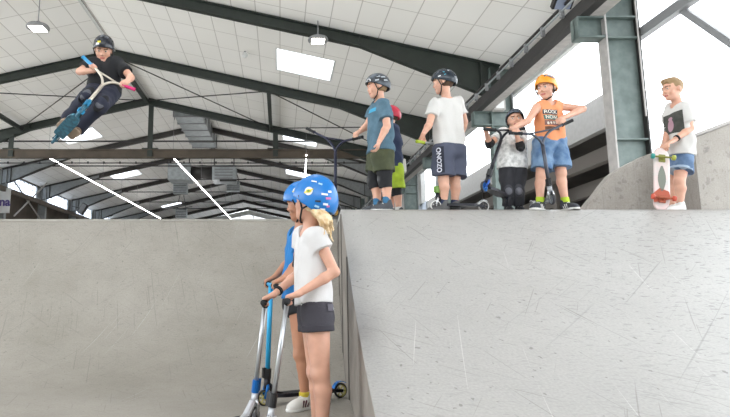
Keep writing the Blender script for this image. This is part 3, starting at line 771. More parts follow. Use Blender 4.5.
def person(name, loc, label, J, head, face, k=1.0, skin=None, res=.007, hands=None, hair=None, slim=1.0, group=None, headtilt=(0, 0, 1), belly=0.0, noses=1, legk=1.0):
    """J: joint -> world point. Builds the body as one continuous surface and returns a dict used by the clothes."""
    skin = skin or SKIN
    J = {a: np.array(b, float) for a, b in J.items()}
    t = thing('person', loc, label, 'person', group)
    hk = k*1.09; C_ = {'t': t, 'J': J, 'k': k, 'slim': slim, 'hk': hk}
    f = N3(face); u = N3(np.array(headtilt)-f*np.dot(headtilt, f)); r = np.cross(f, u); hc = np.array(head, float); C_.update(f=f, u=u, r=r, hc=hc)
    lat = N3(J['shL']-J['shR']); up = N3((J['shL']+J['shR'])/2-(J['hipL']+J['hipR'])/2); fw = N3(np.cross(lat, -up)) 
    fw = N3(np.cross(up, lat)); fw = -fw          # forward = right x up ; lat points to the left hand
    C_.update(lat=lat, up=up, fw=fw)
    sc = (J['shL']+J['shR'])/2; hcn = (J['hipL']+J['hipR'])/2; C_['sc'] = sc; C_['hc2'] = hcn
    s_ = k*slim
    prims = []
    def c(a, b, ra, rb, kk=.03): prims.append((np.array(a), np.array(b), ra, rb, kk))
    # torso
    shw = np.linalg.norm(J['shL']-J['shR'])
    torso = []
    def tc(a, b, ra, rb, kk=.035): torso.append((np.array(a), np.array(b), ra, rb, kk))
    ch = sc-up*.085*k
    tc(sc+lat*(shw/2-.035*k)-up*.01, sc-lat*(shw/2-.035*k)-up*.01, .050*s_, .050*s_)
    for sg in (-1, 1):
        tc(ch+lat*sg*.062*k-up*.01, hcn+up*.13*k+lat*sg*.050*s_, .076*s_, .064*s_)
        tc(hcn+up*.13*k+lat*sg*.050*s_, hcn+lat*sg*.058*k-up*.0, .064*s_, .084*s_)
        tc(ch+lat*sg*.05*k+up*.03*k, sc+lat*sg*.07*k, .07*s_, .052*s_)
    if belly: tc(ch+fw*.03*k, hcn+up*.08*k+fw*belly, .08*k, .085*k)
    C_['torso'] = torso; prims += torso
    nb = sc+up*.015*k
    c(nb, hc-u*.055*k-f*.012*k, .050*k*.95, .046*k, .025)
    arm = {}
    for S in 'LR':
        arm[S] = (J['sh'+S], J['el'+S], J['wr'+S])
        c(J['sh'+S], J['el'+S], .043*s_, .033*s_, .03); m = J['el'+S]*.72+J['wr'+S]*.28
        c(J['el'+S], m, .033*s_, .034*s_, .012); c(m, J['wr'+S], .034*s_, .0215*s_, .012)
        hp, kn, an = J['hip'+S], J['kn'+S], J['an'+S]
        lg = s_*legk; c(hp, kn, .078*lg, .050*lg, .03); m = kn*.7+an*.3-fw*.010*k
        c(kn, m, .047*lg, .048*lg, .015); c(m, an, .048*lg, .030*lg, .015); c(kn+fw*.012, kn+fw*.013-up*.01, .042*lg, .042*lg, .015)
        ft = J.get('toe'+S)
        if ft is not None: c(an-up*.03*k, ft, .028*k, .022*k, .02)
    hands = hands or {}
    hp_ = []
    for S, h in hands.items():
        hp_ += hand_prims(J['wr'+S], h['d'], h['n'], h['s'], k*h.get('k', 1.0), h['curl'])
    pts = np.array([p for q in prims+hp_ for p in q[:2]]+[hc-.13*k, hc+.13*k]); g = SDF(pts.min(0)-.11, pts.max(0)+.11, res)
    for q in prims: g.cone(*q)
    for q in hp_: g.cone(*q)
    # head: skull, jaw, nose, ears, lips, brow ridge and eye sockets
    A = (r, f, u); H = hk
    def hp(a, b, cc): return hc+r*a*H+f*b*H+u*cc*H
    g.ell(hp(0, -.008, .020), A, (.072*H, .090*H, .086*H), .015)
    g.ell(hp(0, .030, -.042), A, (.054*H, .052*H, .062*H), .03)
    g.ell(hp(0, .060, -.085), A, (.026*H, .022*H, .020*H), .02)
    g.cone(hp(0, .076, .004), hp(0, .091*noses, -.024), .007*H, .0095*H, .012)
    g.cone(hp(.010, .082, -.030), hp(-.010, .082, -.030), .008*H, .008*H, .01)
    for sg in (-1, 1):
        g.ell(hp(sg*.073, -.008, -.010), (r, f, u), (.010*H, .020*H, .030*H), .008)
        g.ell(hp(sg*.040, .058, -.030), A, (.022*H, .020*H, .022*H), .02)
        g.ell(hp(sg*.030, .092, .006), A, (.016*H, .008*H, .008*H), 0, 's')
        g.ell(hp(sg*.030, .072, .005), A, (.0125*H, .0125*H, .0125*H), 0)
        g.cone(hp(sg*.014, .086, .024), hp(sg*.044, .074, .024), .007*H, .006*H, .01)
    g.cone(hp(.018, .078, -.056), hp(-.018, .078, -.056), .007*H, .007*H, .006)
    g.cone(hp(.013, .077, -.064), hp(-.013, .077, -.064), .0075*H, .0075*H, .006)
    V, Fc = g.mesh(); ctr = V[Fc].mean(1)
    q = ctr-hc; a, b, cc = q@r/H, q@f/H, q@u/H
    mi = np.zeros(len(Fc), int)
    eye = np.minimum(np.hypot(np.abs(a)-.030, cc-.005), 9) < .0085
    mi[eye & (b > .070) & (b < .092)] = 1
    mi[(np.hypot(np.abs(a)-.030, cc-.005) < .0052) & (b > .07) & (b < .1)] = 2
    mi[(np.abs(a) < .021) & (cc < -.052) & (cc > -.068) & (b > .073)] = 3
    mi[(np.abs(a) > .012) & (np.abs(a) < .047) & (cc > .0195) & (cc < .029) & (b > .06)] = 4
    bo = link('body', V, Fc, None, t, True, mi, [skin, EYEW, IRIS, LIP, BROW])
    C_['body'] = bo
    if hair: make_hair(C_, hair)
    return C_
def make_hair(C_, hair):
    hc, f, u, r, k = C_['hc'], C_['f'], C_['u'], C_['r'], C_['hk']
    if hair['style'] == 'short':
        g = SDF(hc-.15*k, hc+.17*k, .005)
        g.ell(hc+u*.030*k-f*.012*k, (r, f, u), (.078*k, .092*k, .088*k), 0)
        g.ell(hc+u*.085*k+f*.030*k, (r, f, u), (.060*k, .060*k, .030*k), .03)
        n1 = N3(f*.75-u*.66); g.plane(hc+f*.052*k+u*.035*k, n1); g.plane(hc+f*.082*k, f)
        n2 = N3(-u*1.0+f*.25); g.plane(hc-u*.035*k-f*.03*k, n2)
        g.wrinkle(.005, 90, 3)
        V, Fc = g.mesh(); link('hair', V, Fc, hair['m'], C_['t'], True)
    if hair['style'] in ('under', 'long'):
        g = SDF(hc-.17*k-np.array([0, 0, .25*k]), hc+.17*k, .006)
        g.ell(hc+u*.012*k-f*.014*k, (r, f, u), (.079*k, .090*k, .090*k), 0, cuts=((N3(f*.9+u*.1), .02*k),))
        g.plane(hc-u*.055*k, -u)
        if hair['style'] == 'long':
            rs = np.random.RandomState(5)
            for (pts) in hair['strands']:
                for i in range(len(pts)-1):
                    g.cone(pts[i][0], pts[i+1][0], pts[i][1], pts[i+1][1], .006)
            g.wrinkle(.006, 110, 8)
        V, Fc = g.mesh(); link('hair', V, Fc, hair['m'], C_['t'], True)

def torso_put(g, C_, inf, kk=.03):
    for (a, b, ra, rb, q) in C_['torso']: g.cone(a, b, ra+inf, rb+inf, kk)
def bounds(C_, pad=.16):
    J = C_['J']; p = np.array(list(J.values())); return p.min(0)-pad, p.max(0)+pad
def tee(C_, m, name='t_shirt', hem=.02, sleeve=.62, inf=.016, seed=1, loose=.014, tank=False, res=None, sleeve_r=None, neckr=.062, wr=.010, longsleeve=False):
    J, k = C_['J'], C_['k']; up, lat, fw, sc, h2 = C_['up'], C_['lat'], C_['fw'], C_['sc'], C_['hc2']
    keys = ['shL', 'shR', 'elL', 'elR', 'hipL', 'hipR']; p = np.array([J[q] for q in keys]); g = SDF(p.min(0)-.17, p.max(0)+.17, res or .007)
    torso_put(g, C_, inf)
    for sg in (-1, 1): g.cone(sc-up*.14*k+lat*sg*.055*k, h2-up*.03*k+lat*sg*.060*k, (.078*C_['slim']*k)+loose, (.088*C_['slim']*k)+loose*1.3, .03)
    if not tank:
        for S in 'LR':
            a, b = J['sh'+S], J['el'+S]
            g.cone(a, b, sleeve_r or (.056*C_['slim']*k), (sleeve_r or .056*C_['slim']*k)*1.04+.008, .03, cut=(-.4, sleeve))
    g.wrinkle(wr, 34, seed)
    g.plane(h2-up*hem*k, -up)
    nb = sc+up*.02*k
    g.cone(nb-up*.005*k+fw*.012, nb+up*.2*k, neckr*k, (neckr+.06)*k, 0, 's')
    if tank:
        for S in 'LR':
            o = J['sh'+S]-sc; dd = N3(o)
            g.cone(J['sh'+S]+dd*.028*k-up*.01*k, J['sh'+S]+dd*.07*k-up*.06*k, .062*k, .06*k, 0, 's')
    V, Fc = g.mesh(); o = link(name, V, Fc, m, C_['t'], True); C_['shirt'] = (o, V, Fc); return o
def shorts(C_, m, name='shorts', to=.8, waist=.09, inf=.018, flare=.022, seed=2, wr=.009, res=None, cuff=None, ankle=False):
    J, k = C_['J'], C_['k']; up, lat, fw, h2 = C_['up'], C_['lat'], C_['fw'], C_['hc2']
    s_ = k*C_['slim']
    keys = ['hipL', 'hipR', 'knL', 'knR']+(['anL', 'anR'] if ankle else []); p = np.array([J[q] for q in keys]+[h2+up*.12*k]); g = SDF(p.min(0)-.16, p.max(0)+.16, res or .007)
    for sg in (-1, 1):
        g.cone(h2+up*waist*1.2*k+lat*sg*.050*k, h2-up*.02*k+lat*sg*.055*k, .070*s_+inf, .086*s_+inf, .03)
    for S in 'LR':
        a, b = J['hip'+S], J['kn'+S]
        if not ankle:
            g.cone(a, b, .080*s_+inf, .056*s_+inf+flare, .02, cut=(-1, to))
        else:
            g.cone(a, b, .080*s_+inf, .052*s_+inf, .02); e = J['an'+S]
            g.cone(b, e, .054*s_+inf, .040*s_+inf, .02, cut=(-1, to))
    g.wrinkle(wr, 36, seed); g.plane(h2+up*waist*k, up)
    V, Fc = g.mesh(); o = link(name, V, Fc, m, C_['t'], True); C_['shorts'] = (o, V, Fc)
    if cuff:
        for S in 'LR':
            a, b = J['hip'+S], J['kn'+S]; g = SDF(np.minimum(a, b)-.15, np.maximum(a, b)+.15, .006)
            g.cone(a, b, .080*s_+inf+.006, .056*s_+inf+flare+.006, 0, cut=(to-.10, to+.01)); V, Fc = g.mesh(); link('cuff', V, Fc, cuff, o, True)
    return o
def sleeve_on(C_, a, b, ra, rb, m, name, parent=None, cut=(0, 1), cap=None, capm=None, wr=0, res=.006):
    """sleeve-like part round a limb (pads, socks, wrist guards)"""
    a, b = np.array(a, float), np.array(b, float); g = SDF(np.minimum(a, b)-max(ra, rb)-.03, np.maximum(a, b)+max(ra, rb)+.03, res)
    g.cone(a, b, ra, rb, 0, cut=cut)
    if wr: g.wrinkle(wr, 60, 4)
    V, Fc = g.mesh(); o = link(name, V, Fc, m, parent or C_['t'], True)
    if cap is not None:
        c_, ax, r_ = cap; g = SDF(np.array(c_)-max(r_)-.02, np.array(c_)+max(r_)+.02, .005); g.ell(c_, ax, r_, 0); V, Fc = g.mesh(); link('cap', V, Fc, capm, o, True)
    return o
def knee_pad(C_, S, m=None, capm=None, big=1.0):
    J, k = C_['J'], C_['k']; kn = J['kn'+S]; a = kn+N3(J['hip'+S]-kn)*.075*k*big; b = kn+N3(J['an'+S]-kn)*.075*k*big
    fwd = N3(N3(kn-J['hip'+S])+N3(kn-J['an'+S])) if np.linalg.norm(N3(kn-J['hip'+S])+N3(kn-J['an'+S])) > .25 else C_['fw']
    fwd = N3(fwd*.5+C_['fw']*.5); u_ = N3(a-b); fwd = N3(fwd-u_*(fwd@u_)); l_ = np.cross(fwd, u_)
    g = SDF(np.minimum(a, b)-.13, np.maximum(a, b)+.13, .006); rr = .062*k*C_['slim']
    g.cone(kn, a, rr, rr, 0, cut=(-.3, .95)); g.cone(kn, b, rr, rr*.95, .01, cut=(-.3, .95))
    g.ell(kn+fwd*.045*k, (l_, fwd, u_), (.05*k, .03*k, .075*k*big), .015)
    V, Fc = g.mesh(); o = link('knee_pad', V, Fc, m or STRAP, C_['t'], True)
    g = SDF(kn-.15, kn+.15, .005); g.ell(kn+fwd*.052*k-u_*.005, (l_, fwd, u_), (.043*k, .030*k, .052*k*big), 0)
    V, Fc = g.mesh(); link('cap', V, Fc, capm or BLACK, o, True); return o
def elbow_pad(C_, S, m=None):
    J, k = C_['J'], C_['k']; e = J['el'+S]; a = e+N3(J['sh'+S]-e)*.05*k; b = e+N3(J['wr'+S]-e)*.06*k
    out = N3(N3(e-J['sh'+S])+N3(e-J['wr'+S])+1e-3); u_ = N3(a-b); out = N3(out-u_*(out@u_)); l_ = np.cross(out, u_)
    g = SDF(np.minimum(a, b)-.11, np.maximum(a, b)+.11, .006); g.cone(a, e, .046*k, .048*k, 0, cut=(0, 2)); g.cone(e, b, .048*k, .044*k, .01, cut=(-1, 1))
    V, Fc = g.mesh(); o = link('elbow_pad', V, Fc, m or STRAP, C_['t'], True)
    g = SDF(e-.1, e+.1, .005); g.ell(e+out*.030*k, (l_, out, u_), (.034*k, .026*k, .042*k), 0); V, Fc = g.mesh(); link('cap', V, Fc, BLACK, o, True)
def shoe(C_, S, dirn, m, solem, up=(0, 0, 1), sock=None, sockh=.08, stripe=None, res=.005):
    J, k = C_['J'], C_['k']; an = J['an'+S]; u = N3(up); f = np.asarray(dirn, float); f = N3(f-u*(f@u)); r = np.cross(f, u)
    g = SDF(an-.25*k, an+.25*k, res)
    g.ell(an-u*.030*k-f*.012*k, (r, f, u), (.036*k, .048*k, .050*k), 0)
    g.ell(an-u*.040*k+f*.045*k, (r, f, u), (.036*k, .080*k, .040*k), .03)
    g.ell(an-u*.052*k+f*.105*k, (r, f, u), (.044*k, .062*k, .034*k), .03)
    g.cone(an-u*.01*k-f*.005*k, an+u*.018*k-f*.008*k, .040*k, .041*k, .02)
    g.cone(an+u*.012*k-f*.004*k, an+u*.08*k, .031*k, .035*k, 0, 's')
    g.plane(an-u*.062*k, -u); V, Fc = g.mesh(); o = link('shoe', V, Fc, m, C_['t'], True)
    g = SDF(an-.25*k, an+.25*k, res); g.ell(an-u*.060*k-f*.012*k, (r, f, u), (.040*k, .052*k, .05*k), 0); g.ell(an-u*.060*k+f*.045*k, (r, f, u), (.038*k, .085*k, .05*k), .03); g.ell(an-u*.060*k+f*.108*k, (r, f, u), (.047*k, .064*k, .05*k), .03)
    g.plane(an-u*.078*k, -u); g.plane(an-u*.058*k, u); V, Fc = g.mesh(); link('sole', V, Fc, solem, o, True)
    lc = MB()
    for i in range(4):
        c_ = an+f*(.045+.02*i)*k+u*(.004-.011*i)*k; lc.tube([c_-r*.022*k-u*.006, c_+u*.004, c_+r*.022*k-u*.006], .0035*k, 5)
    lc.build('laces', WHT, o, True)
    if stripe:
        for sg in (-1, 1):
            sb = MB()
            for i in range(3):
                c_ = an+r*sg*.040*k; sb.tube([c_+f*(.02+.025*i)*k-u*.055*k-r*sg*.0, c_+f*(.0+.025*i)*k-u*.015*k-r*sg*.004], .0055*k, 5)
            sb.build('side_stripes', stripe, o, True)
    if sock: sleeve_on(C_, an-u*.01*k, an+(J['kn'+S]-an)/np.linalg.norm(J['kn'+S]-an)*sockh*k, .038*k, .040*k, sock, 'sock', cut=(0, 1), wr=.002)
WHT = mat('white_cloth', 'e6e4e0', .7)
def helmet(C_, m, size=1.0, tilt=.22, vents=True, liner=None, visor=None, straps=True, low=-.026, tall=1.0, vent_m=None, rim=None):
    hc, f, u, r, k = C_['hc'], C_['f'], C_['u'], C_['r'], C_['hk']*size
    c = hc+u*.030*k-f*.008*k; g = SDF(c-.16*k, c+.16*k, .005)
    R1 = (.094*k, .117*k, .104*k*tall); R0 = (.084*k, .106*k, .092*k*tall)
    g.ell(c, (r, f, u), R1, 0); 
    g.ell(c-f*.05*k-u*.03*k, (r, f, u), (.084*k, .075*k, .082*k), .03)
    g.ell(c-u*.004*k, (r, f, u), R0, 0, 's'); g.ell(c-f*.045*k-u*.035*k, (r, f, u), (.075*k, .066*k, .09*k), 0, 's')
    n1 = N3(-u+f*tilt); g.plane(c+u*low*k+f*.02*k, n1) if False else None
    X, Y, Z = np.meshgrid(*g.ax, indexing='ij'); q = (X-c[0], Y-c[1], Z-c[2])
    fu = q[0]*u[0]+q[1]*u[1]+q[2]*u[2]; ff = q[0]*f[0]+q[1]*f[1]+q[2]*f[2]; rr_ = np.abs(q[0]*r[0]+q[1]*r[1]+q[2]*r[2])
    edge = (low*k+np.where(ff > 0, ff*.30, ff*.62)-.008*k*np.cos(np.clip(ff/(.1*k), -1, 1)*3.1))
    edge = np.maximum(edge, -.075*k)
    g.D = np.maximum(g.D, (edge-fu).astype(np.float32))
    if vents:
        for (a, b, l_) in [(.0, .35, .05), (.33, .45, .045), (-.33, .45, .045), (.0, -.55, .05), (.42, -.4, .045), (-.42, -.4, .045), (.75, .1, .03), (-.75, .1, .03)]:
            p = N3(r*a+f*b*1.1+u*(.75 if abs(a) < .7 else .5)); pc = c+r*(p@r)*R1[0]+f*(p@f)*R1[1]+u*(p@u)*R1[2]
            tdir = N3(f-p*(f@p)); g.ell(pc, (N3(np.cross(tdir, p)), tdir, p), (.0085*k, l_*.55*k, .012*k), 0, 's')
    V, Fc = g.mesh(); ctr = V[Fc].mean(1)-c
    k0 = np.sqrt((ctr@r/R1[0])**2+(ctr@f/R1[1])**2+(ctr@u/R1[2])**2)
    k2 = np.sqrt(((ctr+f*.05*k+u*.03*k)@r/(.086*k))**2+((ctr+f*.05*k+u*.03*k)@f/(.075*k))**2+((ctr+f*.05*k+u*.03*k)@u/(.075*k))**2)
    mi = ((k0 < .965) & (k2 < .95)).astype(int)
    o = link('helmet', V, Fc, None, C_['t'], True, mi, [m, liner or BLACK]); C_['helmet'] = (o, V, Fc)
    if straps:
        kk = C_['hk']
        for sg in (-1, 1):
            chin = hc+f*.050*kk-u*.118*kk+r*sg*.002; ear = hc+r*sg*.078*kk-u*.050*kk+f*.018*kk
            sb = MB().tube([hc+r*sg*.088*kk+f*.045*kk+u*.02*kk, ear, hc+r*sg*.056*kk+f*.030*kk-u*.095*kk, chin], .0055*kk, 6)
            sb.tube([hc+r*sg*.080*kk-f*.050*kk-u*.01*kk, hc+r*sg*.082*kk-f*.01*kk-u*.035*kk, ear], .005*kk, 6)
            sb.build('strap', STRAP, o, True)
    return o
def decal(parent, V, Fc, c, d, up, shape, m, name='print', off=.0035, roll=0, sub=2):
    """project a flat shape (V2,F2) along direction d (inward) onto the mesh V,Fc around c"""
    bv = BVHTree.FromPolygons([Vector(v) for v in V], [tuple(int(i) for i in f) for f in Fc])
    d = N3(d); up = np.asarray(up, float); up = N3(up-d*(up@d)); rt = np.cross(d, up)
    if roll: rt, up = rt*math.cos(roll)+up*math.sin(roll), up*math.cos(roll)-rt*math.sin(roll)
    V2, F2 = shape; bm = bmesh.new(); vv = [bm.verts.new((p[0], p[1], 0)) for p in V2]
    for q in F2:
        try: bm.faces.new([vv[i] for i in q])
        except ValueError: pass
    for _ in range(sub):
        ee = [e for e in bm.edges if e.calc_length() > .02]
        if not ee: break
        bmesh.ops.subdivide_edges(bm, edges=ee, cuts=1)
    bmesh.ops.triangulate(bm, faces=bm.faces)
    out = []; bm.verts.index_update(); last = None
    for v in bm.verts:
        s0 = np.asarray(c)+rt*v.co.x+up*v.co.y-d*.35
        h = bv.ray_cast(Vector(s0), Vector(d), .7)
        if h[0] is None: out.append(None)
        else: out.append(np.array(h[0])-d*off)
    Fs = [[v.index for v in q.verts] for q in bm.faces]; bm.free()
    Fs = [q for q in Fs if all(out[i] is not None and np.linalg.norm(out[i]-out[q[0]]) < .08 for i in q)]
    O = [o if o is not None else np.zeros(3) for o in out]
    used = sorted({i for q in Fs for i in q}); mp = {a: b for b, a in enumerate(used)}
    if not Fs: return None
    return link(name, [O[i] for i in used], [[mp[i] for i in q] for q in Fs], m, parent, True)
def rect(w, h, nx=6, ny=6, x=0, y=0):
    V = [(x-w/2+w*i/nx, y-h/2+h*j/ny) for j in range(ny+1) for i in range(nx+1)]
    return V, [(j*(nx+1)+i, j*(nx+1)+i+1, (j+1)*(nx+1)+i+1, (j+1)*(nx+1)+i) for j in range(ny) for i in range(nx)]
def disc(r, n=20, r0=0, x=0, y=0, sy=1):
    V = [(x, y)]; Fc = []
    for q in (1, 2, 3):
        for i in range(n): V.append((x+r*q/3*math.cos(6.2832*i/n), y+sy*r*q/3*math.sin(6.2832*i/n)))
    for i in range(n): Fc.append((0, 1+i, 1+(i+1) % n))
    for q in (0, 1):
        for i in range(n): Fc.append((1+q*n+i, 1+(q+1)*n+i, 1+(q+1)*n+(i+1) % n, 1+q*n+(i+1) % n))
    return V, Fc
def word(s, h, bold=.0):
    V, Fc = text_mesh(s, h, bold); return [(v[0], v[1]) for v in V], Fc

# ---------------------------------------------------------------- scooters
def wheel(parent, c, axis, R_, m_t, m_h, name):
    c = np.array(c, float); a = N3(axis); u = N3(np.cross(a, (0, 0, 1)) if abs(a[2]) < .9 else np.cross(a, (1, 0, 0))); v = np.cross(a, u)
    def lathe(prof, n=28):
        V = []; Fc = []
        for (rr, h) in prof:
            for i in range(n): V.append(c+a*h+(u*math.cos(6.28319*i/n)+v*math.sin(6.28319*i/n))*rr)
        m_ = len(prof)
        for j in range(m_):
            for i in range(n): Fc.append((j*n+i, j*n+(i+1) % n, ((j+1) % m_)*n+(i+1) % n, ((j+1) % m_)*n+i))
        return V, Fc
    V, Fc = lathe([(R_*.80, -.012), (R_*.95, -.011), (R_, -.005), (R_, .005), (R_*.95, .011), (R_*.80, .012)]); o = link(name, V, Fc, m_t, parent, True)
    hb = MB(); V, Fc = lathe([(R_*.70, -.008), (R_*.82, -.0125), (R_*.82, .0125), (R_*.70, .008)]); hb.add(V, Fc)
    V, Fc = lathe([(.004, -.014), (R_*.25, -.013), (R_*.25, .013), (.004, .014)]); hb.add(V, Fc)
    for i in range(6):
        dr = u*math.cos(6.28319*i/6)+v*math.sin(6.28319*i/6); hb.tube([c+dr*R_*.2, c+dr*R_*.76], .006, 5)
    hb.build('hub', m_h, o, False); return o
def scooter(label, J_, GL, GR, B, deckdir, C_, bend=None, deckw=.10, decklen=.50, R_=.055, kind='Y', lateral=None, drop=.10, group=None, base=None, no_deck=False, stem2=None):
    """J_: top of the steering tube, GL/GR: grip ends, B: bottom of the tube (head), deckdir: towards the rear wheel"""
    J_, GL, GR, B = [np.array(x, float) for x in (J_, GL, GR, B)]
    dn = N3(B-J_); dk = N3(deckdir); lat = N3(lateral) if lateral is not None else N3(np.cross(dk, dn)); 
    FW = B+dn*drop-dk*.02
    RW = FW+dk*(decklen+.13)
    t = thing('kick_scooter', tuple(base if base is not None else FW), label, 'scooter', group)
    hb = MB()
    def bez(p0, p1, p2, n=8): return [p0*(1-s)**2+p1*2*s*(1-s)+p2*s*s for s in np.linspace(0, 1, n)]
    if kind == 'Y':
        jn = J_+dn*.10
        for G in (GL, GR):
            inner = G+(J_-G)*.30
            mid = J_+(G-J_)*.35-dn*.0
            hb.tube([G]+[inner]+bez(inner+(J_-inner)*.25, J_+(G-J_)*.12-dn*.01, jn)+[jn+dn*.04], .0125, 8)
        hb.tube([jn, B], C_.get('tr', .0175), 10); a_, b_ = GL+(J_-GL)*.62, GR+(J_-GR)*.62
        hb.tube([a_, b_], .009, 6)
    else:
        hb.tube([GL, GL*.5+J_*.5, J_, GR*.5+J_*.5, GR], .0125, 8); hb.tube([J_, B], C_.get('tr', .0175), 10)
    hb.build('handlebar', C_['bar'], t, True)
    for G in (GL, GR):
        d_ = N3(J_-G) if kind != 'Y' else N3((G+(J_-G)*.3)-G)
        MB().tube([G-d_*.005, G+d_*.004, G+d_*.006, G+d_*.115, G+d_*.117, G+d_*.122], [.018, .018, .0165, .0165, .021, .021], 10).build('grip', C_['gripL'] if G is GL else C_['gripR'], t, True)
    cr_ = C_.get('tr', .0175)/.0175; ck = MB().tube([B-dn*.09, B-dn*.02], .028*cr_, 12); ck.obox(B-dn*.06-dk*.026, lat, dk, dn, .012, .012, .035)
    ck.build('clamp', C_['clamp'], t)
    MB().tube([B-dn*.02, B+dn*.05], .024*cr_, 12).build('head_tube', C_['deck'], t, True)
    fk = MB()
    for sg in (-1, 1): fk.tube([B+dn*.02+lat*sg*.012, B+dn*.045+lat*sg*.024-dk*.005, FW+lat*sg*.022], [.012, .012, .010], 8)
    fk.tube([B+dn*.03-lat*.02, B+dn*.03+lat*.02], .013, 8)
    fk.tube([FW-lat*.03, FW+lat*.03], .007, 6)
    fk.build('fork', C_['fork'], t, True)
    wheel(t, FW, lat, R_, C_['tyre'], C_['hub'], 'front_wheel')
    if no_deck: return t
    un = N3(np.cross(lat, dk)); un = un if un@dn < 0 else -un      # up of the deck
    c0 = FW+dk*(R_+.055)+un*.012; c1 = RW-dk*(R_+.0)+un*.012
    d_ = MB(); d_.tube([B+dn*.03+dk*.015, c0-dk*.02+un*.01, c0+dk*.05], [.020, .022, .014], 8)
    w2 = deckw/2; pl = []
    for (x, w_) in ((-.02, .5), (.02, .85), (.07, 1), (decklen-.09, 1), (decklen-.06, .85)):
        pl.append((x, w_*w2))
    n = len(pl); V = []
    for z in (-.016, .010):
        for (x, w_) in pl: V.append(c0+dk*x+lat*w_+un*z)
        for (x, w_) in reversed(pl): V.append(c0+dk*x-lat*w_+un*z)
    m_ = 2*n; d_.add(V, [tuple(range(m_))[::-1], tuple(range(m_, 2*m_))]+[(i, (i+1) % m_, m_+(i+1) % m_, m_+i) for i in range(m_)])
    d_.build('deck', C_['deck'], t)
    V = [c0+dk*x+lat*w_*.96+un*.012 for (x, w_) in pl]+[c0+dk*x-lat*w_*.96+un*.012 for (x, w_) in reversed(pl)]
    link('grip_tape', V, [tuple(range(m_))], RUB, t)
    rs = MB()
    for sg in (-1, 1): rs.bar(c1-dk*.07+lat*sg*.022-un*.003, RW+lat*sg*.022+dk*.01, .008, .022, tuple(un))
    rs.tube([RW-lat*.03, RW+lat*.03], .007, 6); rs.build('rear_stays', C_['deck'], t)
    wheel(t, RW, lat, R_, C_['tyre'], C_['hub'], 'rear_wheel')
    fb = MB(); fn = []
    for s_ in np.linspace(-.5, 1.0, 7): 
        an = s_*1.3; fn.append(RW+(un*math.cos(an)-dk*math.sin(an)*1.0)*(R_+.010))
    V = []; Fc = []
    for p in fn: V += [p-lat*.017, p+lat*.017]
    for i in range(len(fn)-1): Fc.append((2*i, 2*i+1, 2*i+3, 2*i+2))
    o = link('brake', V, Fc, C_['fork'], t); md = o.modifiers.new('thick', 'SOLIDIFY'); md.thickness = .004
    return t
def arr(*a): return np.array(P(*a))
def grip_hand(J, S, G, axis, k=1.0, n=(0, 0, -1), sgn=1, curl=(1.0, 1.3, .8)):
    """puts the wrist of arm S behind a grip centred at G and returns the hand closing on it"""
    el = J['el'+S]; a = N3(axis); n = N3(np.asarray(n, float)-a*(np.asarray(n, float)@a)); d = G-np.array(el); d = d-a*(d@a)*.8; d = N3(d-n*(d@n)*.5)
    d = N3(d-a*(d@a)); n = N3(n-d*(n@d))
    J['wr'+S] = G-d*.072*k-n*.022*k; return dict(d=d, n=n, s=a*sgn, curl=curl, k=k)
def foot_z(J, z, k=1.0):
    for S in 'LR': J['an'+S] = np.array([J['an'+S][0], J['an'+S][1], z+.078*k])
def report(nm, J):
    L = lambda a, b: round(float(np.linalg.norm(np.array(J[a])-np.array(J[b]))), 2)
    print('BONES', nm, 'sh', L('shL', 'shR'), 'ua', L('shL', 'elL'), L('shR', 'elR'), 'fa', L('elL', 'wrL'), L('elR', 'wrR'), 'th', L('hipL', 'knL'), L('hipR', 'knR'), 'ca', L('knL', 'anL'), L('knR', 'anR'), 'torso', L('shL', 'hipL'))

# ================================================================ the people and what they hold
DZ = 1.577
YG, YH = 3.2, 4.13
SHT = lambda n, c, **k: mat(n, c, .85, bump=.25, bscale=180, **k)
STK = [mat('sticker_yellow', 'e3d33a', .5), mat('sticker_white', 'e8e8ea', .5), mat('sticker_red', 'c4534e', .5), mat('sticker_black', '2a2a30', .5), mat('sticker_pink', 'c06aa0', .5), mat('sticker_teal', '3f9fb8', .5)]
def stickers(C_, side, seed, n, mats, size=.014):
    o, V, Fc = C_['helmet']; hc, f, u, r = C_['hc'], C_['f'], C_['u'], C_['r']; rs = np.random.RandomState(seed)
    for i in range(n):
        d = -N3(r*side*(.6+.4*rs.rand())+f*rs.uniform(-1.0, .35)+u*rs.uniform(-.1, .8))
        decal(o, V, Fc, hc+u*.03, d, u, rect(size*rs.uniform(1, 2.2), size*rs.uniform(.5, 1), 2, 2), mats[i % len(mats)], 'sticker', off=.002, roll=rs.uniform(-.5, .5), sub=0)

# ---- boy in the white shirt, seen from behind, third from the platform edge
Y = 5.85
J = dict(shL=arr(434, 104.5, Y-.02), shR=arr(459, 102, Y+.10), elL=arr(429.5, 124, Y-.10), elR=arr(464.5, 122, Y+.16), wrL=arr(424, 138, Y-.16), wrR=arr(461, 137, Y+.22),
         hipL=arr(443, 152, Y-.02), hipR=arr(456, 152, Y+.08), knL=arr(443.5, 180, Y-.02), knR=arr(455, 181, Y+.06), anL=arr(443.5, 203, Y-.02), anR=arr(454.5, 203, Y+.05))
foot_z(J, DZ, 1.0)
GL, GR = arr(417, 141.5, Y-.20), arr(452, 139, Y+.45)
G = GL+(GR-GL)*.14; ha = grip_hand(J, 'L', G, GR-GL, 1.0)
report('white', J)
w = person('p', (J['anL'][0], Y, DZ), 'boy seen from behind in loose white t-shirt and navy shorts, dark helmet, looking left', J, arr(443, 82.5, Y+.02), (-.93, .30, -.12), 1.0,
           hands={'L': ha, 'R': dict(d=(-.5, .3, -.8), n=(-.8, .2, .3), s=(0, -1, 0), curl=(.4, .5, .4))}, hair=dict(style='under', m=mat('hair_brown', '5b4331', .7)), slim=1.06)
